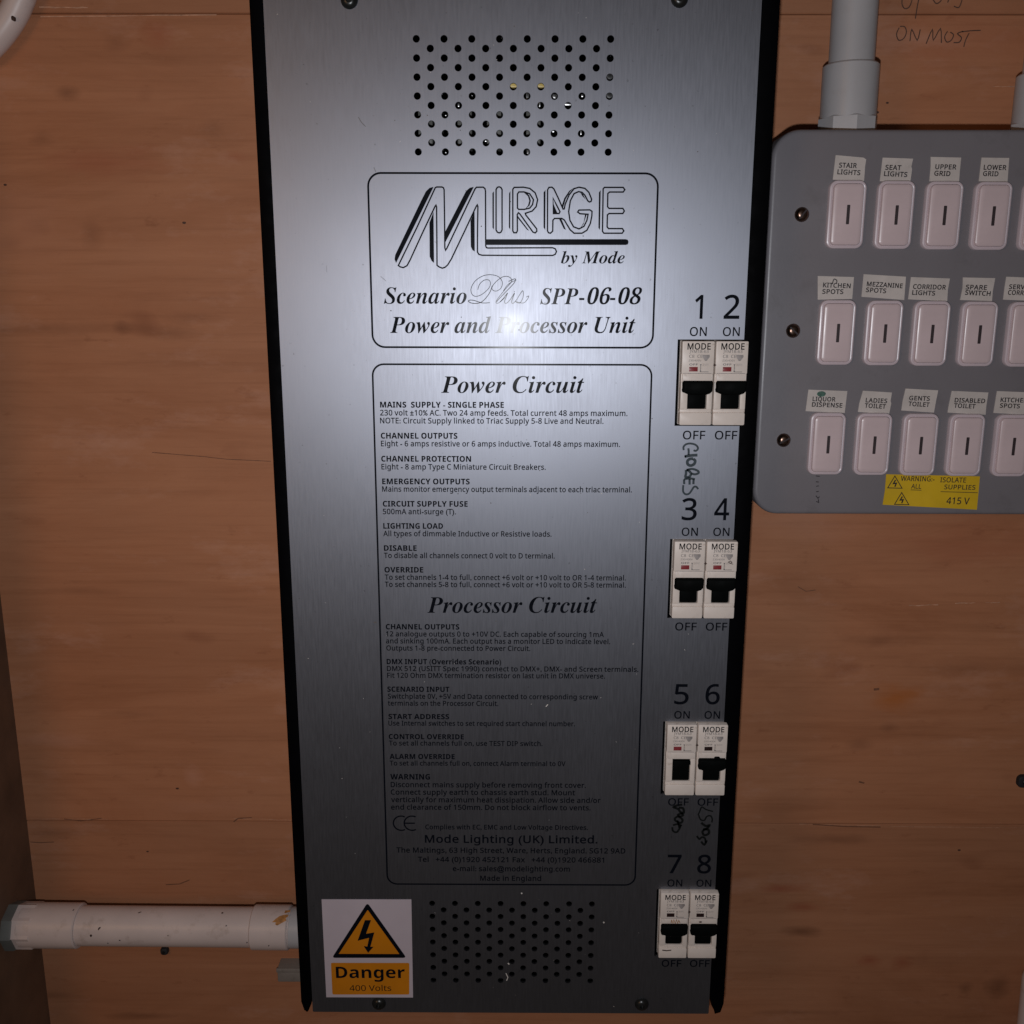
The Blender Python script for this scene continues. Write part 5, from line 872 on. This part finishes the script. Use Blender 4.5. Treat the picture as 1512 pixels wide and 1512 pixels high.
    if idx == 7:
        m8 = MB(); m8.stroke([(2.3, -39.0), (5, -39.4), (7.8, -39.0)], .7, ZF)
        m8.build('dirt_mark', 'grime', b, (0, 0, 0), smooth=False)
        m8 = MB(); m8.stroke([(7, -20.4), (7.3, -18.4), (8.2, -20.6), (8.6, -18.2), (9.6, -20.8), (10.2, -18.0), (11, -20.6), (11.6, -18.6), (12.4, -20.2)], .55, ZF - .2)
        m8.build('orange_scrape', 'rust', b, (0, 0, 0), smooth=False)
    if idx == 8:
        m8 = MB(); m8.sheet([[(6, -19.4), (7.2, -19.1), (8, -19.6), (7.4, -20.2), (6.2, -20.1)]], ZF - .3)
        m8.build('dirt_mark', 'grime', b, (0, 0, 0), smooth=False)
for g in range(4):
    mb = MB(); mb.box(BX - 1.8, BX - .45, BY[g] - BH - .4, BY[g] + .4, -30, -1.8, .1)  # black strip added to stand for the shade in the gap beside the breakers
    mb.build('gap_shade_strip', 'rail', cab, O)
    for k in range(2):
        breaker(BX + k * 17.9, BY[g] - .05, g * 2 + k + 1)

# ---------------------------------------------------------------- the switch box
ZB = -32.0
bx0 = 138.8; bx1 = 330.0
by1 = at(1300, 190.5, ZB)[1]; by0 = at(1300, 760, ZB)[1]
box = thing('switch_box', 'grey enamelled metal switch box with rows of white key switches and taped labels', 'switch box', ((bx0 + bx1) / 2, by0, WALL))
OB = org(box)
mb = MB(); cx, cy, w, h = (bx0 + bx1) / 2, (by0 + by1) / 2, bx1 - bx0, by1 - by0
mb.slab(cx, cy, w, h, [(0, WALL), (0, ZB - 2.4), (.25, ZB - 1.3), (.8, ZB - .5), (1.6, ZB - .1), (2.6, ZB)], r=15, seg=10)
mb.build('enclosure', 'box', box, OB)
for u, v, a in ((1185, 316.5, .9), (1172, 488.5, 2.4), (1158, 650.5, .5)):
    x, y = at(u, v, ZB + 1.5); dome_screw('lid_screw', box, OB, x, y, ZB, 4.0, 2.6, 'brass', slot=a)
def key_switch(px, py, name):
    x, y = at(px, py, ZB)
    mb = MB(); w_, h_ = 20.2, 36.0
    mb.slab(0, 0, w_, h_, [(0, 0), (0, 2.2), (.3, 2.8), (1.0, 3.0), (1.7, 2.7)], r=4.2, seg=6)
    s = mb.build('key_switch', 'rocker_rim', box, (0, 0, 0), label='white key switch under the %s label' % name)
    s.location = W(x - OB[0], y - OB[1], ZB - OB[2])
    mb = MB(); mb.slab(0, 0, w_ - 3.6, h_ - 3.6, [(0, 2.2), (0, 3.6), (.35, 4.3), (1.0, 4.6), (2.4, 4.75)], r=2.6, seg=6)
    mb.build('switch_face', 'rocker', s, (0, 0, 0))
    mb = MB(); mb.slab(.2, -.1, 1.7, 10.2, [(0, 4.6), (0, 4.86)], r=.3, seg=2)
    mb.build('key_slot', 'slot', s, (0, 0, 0))
    return s
def tape(quad, lines, o, sc, key):
    """quad and text measured on an enlarged crop with origin o and scale sc"""
    T = lambda p: at(o[0] + p[0] / sc, o[1] + p[1] / sc, ZB)
    mb = MB(); c = [T(p) for p in quad]
    if area2(c) < 0: c = c[::-1]
    # torn, slightly wavy right end
    mb.sheet([c], ZB + .35); n = len(c)
    mb.add([(x, y, ZB + .35) for x, y in c] + [(x, y, ZB) for x, y in c], [(i, n + i, n + (i + 1) % n, (i + 1) % n) for i in range(n)])
    t = mb.build('label_tape', 'tape', box, OB, smooth=False, label='white tape label reading ' + key)
    m2 = MB()
    for s, x0, y0, x1, y1 in lines:
        text(m2, s, 'sans', T((x0, y0)), T((x1, y1)), 2.4, ZB + .42, bold=30)
    m2.build('tape_lettering', 'tape_ink', t, OB, smooth=False)
oA, oC = (1112, 0), (1112, 380); S = 3.78
tapes = [
 ([(460, 866), (615, 880), (630, 890), (624, 930), (618, 1012), (444, 1003)], [('STAIR', 477, 935, 577, 938), ('LIGHTS', 468, 972, 596, 978)], oA),
 ([(722, 880), (892, 886), (882, 930), (886, 945), (876, 1018), (706, 1012)], [('SEAT', 735, 947, 824, 950), ('LIGHTS', 728, 982, 858, 988)], oA),
 ([(990, 876), (1160, 880), (1152, 960), (1148, 1016), (982, 1012), (990, 930)], [('UPPER', 1014, 944, 1132, 946), ('GRID', 1008, 980, 1098, 983)], oA),
 ([(1274, 880), (1428, 882), (1418, 1018), (1258, 1012)], [('LOWER', 1284, 947, 1411, 949), ('GRID', 1280, 982, 1366, 984)], oA),
 ([(360, 104), (562, 110), (552, 232), (360, 236)], [('KITCHEN', 388, 166, 542, 172), ('SPOTS', 384, 203, 502, 204)], oC),
 ([(616, 94), (852, 108), (842, 238), (604, 220)], [('MEZZANINE', 632, 160, 832, 172), ('SPOTS', 627, 193, 740, 200)], oC),
 ([(880, 110), (1097, 118), (1086, 180), (1082, 245), (864, 234)], [('CORRIDOR', 890, 175, 1074, 180), ('LIGHTS', 885, 208, 1013, 213)], oC),
 ([(1170, 112), (1350, 116), (1336, 190), (1332, 244), (1154, 238), (1168, 170)], [('SPARE', 1184, 178, 1302, 181), ('SWITCH', 1180, 208, 1322, 215)], oC),
 ([(1412, 108), (1600, 116), (1590, 244), (1394, 236), (1402, 170)], [('SERVERY', 1425, 176, 1580, 180), ('CORRIDOR', 1419, 208, 1592, 213)], oC),
 ([(308, 738), (525, 746), (510, 868), (292, 858)], [('LIQUOR', 330, 801, 458, 804), ('DISPENSE', 326, 832, 496, 838)], oC),
 ([(612, 744), (774, 754), (766, 800), (770, 815), (758, 874), (584, 862), (592, 815)], [('LADIES', 626, 808, 746, 813), ('TOILET', 620, 838, 738, 844)], oC),
 ([(850, 732), (1032, 742), (1020, 800), (1008, 866), (826, 854), (834, 800)], [('GENTS', 868, 796, 984, 800), ('TOILET', 864, 828, 982, 834)], oC),
 ([(1108, 745), (1312, 754), (1300, 830), (1296, 878), (1084, 866), (1092, 820)], [('DISABLED', 1122, 808, 1292, 813), ('TOILET', 1118, 838, 1238, 843)], oC),
 ([(1360, 746), (1560, 754), (1550, 880), (1340, 868)], [('KITCHEN', 1378, 806, 1530, 810), ('SPOTS', 1374, 838, 1486, 842)], oC)]
for quad, lines, o in tapes: tape(quad, lines, o, S, ' '.join(l[0] for l in lines))
names = [[' '.join(l[0] for l in t[1]) for t in tapes[:4]] + ['end'], [' '.join(l[0] for l in t[1]) for t in tapes[4:9]], [' '.join(l[0] for l in t[1]) for t in tapes[9:14]]]
for r, (v0, cols_) in enumerate(((317.5, (1247.5, 1318.5, 1389, 1460.5, 1531.5)), (491, (1233, 1302, 1371, 1440.5, 1510)), (654.5, (1218.8, 1286.5, 1354.5, 1422.3, 1490.5)))):
    for k, u in enumerate(cols_): key_switch(u, v0 + k * .7, names[r][k])
# yellow warning tape
Y = lambda x, y: at(1112 + x / S, 380 + y / S, ZB)
mb = MB(); c = [Y(*p) for p in ((742, 1210), (1265, 1222), (1258, 1300), (1248, 1408), (722, 1380), (735, 1300))][::-1]
mb.sheet([c], ZB + .3); n = len(c); mb.add([(x, y, ZB + .3) for x, y in c] + [(x, y, ZB) for x, y in c], [(i, n + i, n + (i + 1) % n, (i + 1) % n) for i in range(n)])
yt = mb.build('warning_tape', 'yellow', box, OB, smooth=False, label='yellow tape reading WARNING ISOLATE ALL SUPPLIES 415 V')
m2 = MB()
for s, x0, y0, x1, y1, cp in (('WARNING:-', 822, 1246, 1010, 1250, 3.6), ('ISOLATE', 1042, 1254, 1186, 1256, 3.6), ('ALL', 880, 1289, 936, 1291, 3.4), ('SUPPLIES', 1064, 1293, 1238, 1296, 3.4), ('415 V', 1076, 1375, 1204, 1378, 5.0)):
    text(m2, s, 'sans', Y(x0, y0), Y(x1, y1), cp * .78, ZB + .36, bold=16)
m2.stroke([Y(878, 1297), Y(938, 1299)], .35, ZB + .36); m2.stroke([Y(1045, 1307), Y(1252, 1313)], .35, ZB + .36)
for a, b_ in ((790, 1220), (828, 1312)):
    m2.stroke([Y(a, b_), Y(a + 40, b_ + 68), Y(a - 40, b_ + 66)], .5, ZB + .36, closed=True)
    m2.stroke([Y(a + 4, b_ + 22), Y(a - 8, b_ + 42), Y(a + 8, b_ + 40), Y(a, b_ + 60)], .8, ZB + .37)
m2.build('tape_lettering', 'tape_ink', yt, OB, smooth=False)
mb = MB()   # pen marks
for L in ([(350, 1220), (372, 1222)], [(350, 1252), (366, 1254)], [(352, 1278), (366, 1275)], [(352, 1308), (366, 1306)], [(350, 1330), (362, 1345), (370, 1335)], [(352, 1362), (366, 1368), (364, 1350)]):
    mb.stroke([Y(*p) for p in L], .5, ZB + .1)
mb.build('pen_marks', 'tape_ink', box, OB, smooth=False)
mb = MB()
mb.stroke([at(1112 + x / S, 380 + y / S, ZB) for x, y in smooth_path([(440, 150), (450, 122), (466, 130), (462, 148)], 4)], .5, ZB + .5)
mb.build('pen_curl', 'tape_ink', box, OB, smooth=False)
mb = MB(); c0 = Y(380, 762); mb.sheet([[(c0[0] + 2.6 * math.cos(a), c0[1] + 1.6 * math.sin(a)) for a in (i * .5 for i in range(12))]], ZB + .45)
mb.build('green_smudge', simple('green_pen_smudge', (.05, .12, .09), .6, var=.5, scale=700), box, OB, smooth=False)

# ---------------------------------------------------------------- conduits
def conduit(name, label, group, a, b, r, parts):
    """pipe from a to b (mm), couplers given as (t0, t1, radius, hexagonal, material)"""
    t = thing(name, label, 'conduit', b, group)
    o = org(t); A_, B_ = Vector(a), Vector(b); L = (B_ - A_).length
    mb = MB(); mb.lathe(a, b, [(0, r), (1, r)], 32); mb.build('pipe', parts[0], t, o)
    for nm, s0, s1, rr, hx_, mat in parts[1:]:
        u = (B_ - A_).normalized(); p0 = A_ + u * s0; p1 = A_ + u * s1; mb = MB(); e = .8 / (s1 - s0)
        mb.lathe(p0, p1, [(0, rr - .7), (e, rr), (1 - e, rr), (1, rr - .7)], hx_ or 32)
        mb.build(nm, mat, t, o)
    return t
# vertical conduit into the switch box; x from the photo at the pipe's own depth
ZC = -62.0
def cx_at(u, v, z=ZC): return at(u, v, z)[0]
x1 = cx_at(1254.5, 140); top_y = by1
conduit('wall_conduit', 'thick white plastic conduit running down into the top of the grey switch box', 'white plastic conduits',
        (cx_at(1258, 30) , 420, ZC), (x1, top_y - 6, ZC), 12.4,
        ['pvc_clean', ('coupler', 420 - at(1254, 88, ZC + 14)[1], 420 - top_y + 1, 15.4, None, 'pvc_clean'), ('lock_nut', 420 - at(1254, 168, ZC + 14)[1], 420 - top_y + 1.2, 16.6, 8, 'pvc_clean')])
x2 = cx_at(1500, 150) + 15.4
conduit('wall_conduit', 'white conduit at the right edge entering the switch box near the pencil note', 'white plastic conduits',
        (x2 + .5, 420, ZC), (x2, top_y - 6, ZC), 12.4,
        ['pvc_clean', ('coupler', 420 - at(1500, 102, ZC + 14)[1], 420 - top_y + 1, 15.4, None, 'pvc_clean'), ('lock_nut', 420 - at(1500, 176, ZC + 14)[1], 420 - top_y + 1.2, 16.6, 8, 'pvc_clean')])
# horizontal conduit on the left
ZH = -56.0
yc = at(250, 1367.5, ZH)[1]; xa = at(28, 1367, ZH)[0] ; xb = -128
xcp = at(118, 1367, ZH)[0]; xhx = at(56, 1367, ZH)[0]; xad = at(372, 1367, ZH)[0]; xrg = at(427, 1367, ZH)[0]
hc = conduit('wall_conduit', 'stained white conduit running level from the dark side board to the cabinet', 'white plastic conduits',
        (xa + 1, yc + .4, ZH), (xb, yc - .6, ZH), 12.9,
        ['pvc', ('coupler', 3, xcp - xa, 14.6, None, 'pvc'), ('lock_nut', -1, xhx - xa, 15.3, 8, 'pvc'), ('end_adapter', xad - xa, xrg - xa, 14.4, None, 'pvc'), ('end_ring', xrg - xa + .2, xb - xa, 13.2, None, 'pvc_clean')])
oH = org(hc)
def on_pipe(u, v, r):
    x, y = at(u, v, ZH + r * .8); dy = y - yc
    return x, dy, r
mb = MB()
def blot(mb, u, v, su, sv, r, ang=0, k=9, seed=0):
    """small patch lying on the pipe's skin"""
    rr = random.Random(seed); x, dy, _ = on_pipe(u, v, r)
    a0 = math.asin(max(-.97, min(.97, dy / r)))
    vs = []
    for i in range(k):
        q_ = 2 * math.pi * i / k; f = rr.uniform(.6, 1.25)
        lx, ly = su * f * math.cos(q_), sv * f * math.sin(q_)
        lx, ly = lx * math.cos(ang) - ly * math.sin(ang), lx * math.sin(ang) + ly * math.cos(ang)
        a = a0 + ly / r; vs.append((x + lx, yc + (r + .12) * math.sin(a), ZH + (r + .12) * math.cos(a)))
    vs.append((x, yc + (r + .15) * math.sin(a0), ZH + (r + .15) * math.cos(a0)))
    mb.add(vs, [(i, (i + 1) % k, k) for i in range(k)])
for i, (u, v, a, b_, r, g_) in enumerate(((136.5, 1378, .8, 1.0, 12.9, .3), (147.5, 1369.5, .7, 1.2, 12.9, -.5), (199, 1345, 1.0, .5, 12.9, .4), (161, 1390, .6, .5, 12.9, 0), (323, 1348.5, .9, .6, 12.9, 0), (179, 1385, .5, .5, 12.9, 0), (100, 1354, .4, .8, 14.9, 0),
                                  (366, 1388.5, .5, .9, 12.9, -.4), (398, 1393, .4, .9, 14.4, -.4), (334, 1367, .5, .5, 12.9, 0), (250, 1378, .4, .4, 12.9, 0))):
    blot(mb, u, v, a, b_, r, g_, seed=i)
mb.build('grime_spot', 'grime', hc, oH, smooth=False)
mb = MB(); blot(mb, 413, 1362, 5.5, 2.2, 14.4, .5, 12, 5); blot(mb, 420, 1357, 2.5, 1.2, 14.4, .2, 9, 8)
mb.build('orange_scrape', 'rust', hc, oH, smooth=False)
# grey fitting where that conduit meets the side board
ft = thing('conduit_fitting', 'dull grey metal fitting on the side board at the end of the level conduit', 'conduit fitting', (-340.6, yc, ZH))
mb = MB(); mb.lathe((-340.6, yc, ZH), (-333, yc, ZH), [(0, 16), (.8, 16), (1, 15)], 8); mb.build('flange', 'grey_metal', ft, org(ft))
mb = MB(); mb.lathe((-333, yc, ZH), (xa - .5, yc, ZH), [(0, 11), (1, 11)], 24); mb.build('nipple', 'grey_metal', ft, org(ft))
# stub of trunking below
x0, y1 = at(409, 1430, -79); y0 = at(410, 1450, -79)[1]
tr = thing('cable_trunking', 'short end of pale cable trunking poking out behind the cabinet below the conduit', 'cable trunking', (x0, y0, WALL))
mb = MB(); mb.box(x0, -128, y0, y1, WALL, -79, .6); mb.build('trunking_body', 'pvc_shaded', tr, org(tr))
mb = MB(); mb.box(x0 - .5, -128, y1 - 3, y1 + .2, -79.5, -78.4, .3); mb.build('trunking_lid', 'pvc_shaded', tr, org(tr))
# bent white tube in the upper left corner
tb = thing('bent_tube', 'bent white plastic tube curving out of the top left corner', 'conduit', (*at(20, 20, -82), WALL))
pts = smooth_path([(*at(52, -90, -82), -82), (*at(36, -20, -82), -82), (*at(14, 30, -82), -82), (*at(-25, 75, -82), -82), (*at(-80, 105, -82), -82)], 6)
pts = [(p[0], p[1], -82) for p in pts]
mb = MB(); mb.tube(pts, 8.0, 18); mb.build('tube', 'pvc', tb, org(tb))
mb = MB(); c = at(19, 27, -74); mb.slab(c[0], c[1], 1.6, 2.4, [(0, -76), (0, -73.6)], r=.7); mb.build('pin_hole', 'grime', tb, org(tb))
# white pipe entering the lower right corner
pc = thing('wall_conduit', 'white conduit leaning into the bottom right corner of the picture', 'conduit', (*at(1520, 1512, -75), WALL), 'white plastic conduits')
a = at(1533, 1440, -75); b = at(1519, 1570, -75)
mb = MB(); mb.lathe((a[0], a[1], -75), (b[0], b[1], -75), [(0, 9.0), (.04, 10), (1, 10)], 24); mb.build('pipe', 'pvc', pc, org(pc))
# dark holes and plugs in the wall
def plug(u, v, r, label):
    x, y = at(u, v, WALL)
    t = thing('cable_clip', label, 'clip', (x, y, WALL)); mb = MB()
    mb.slab(x, y, 2 * r, 2 * r, [(0, WALL), (0, WALL + 2), (.5, WALL + 3), (1.2, WALL + 3.3)], r=r * .75, seg=5)
    mb.build('clip_body', 'inside', t, org(t))
    mb = MB(); mb.lathe((x, y, WALL + 3.2), (x, y, WALL + 4.4), [(0, r * .35), (.7, r * .35), (1, r * .25)], 12); mb.build('clip_nail', 'steel', t, org(t))
plug(1510, 1152, 4.6, 'small black clip on the plywood at the right edge')
plug(244, 1402, 2.8, 'small dark clip on the plywood under the level conduit')
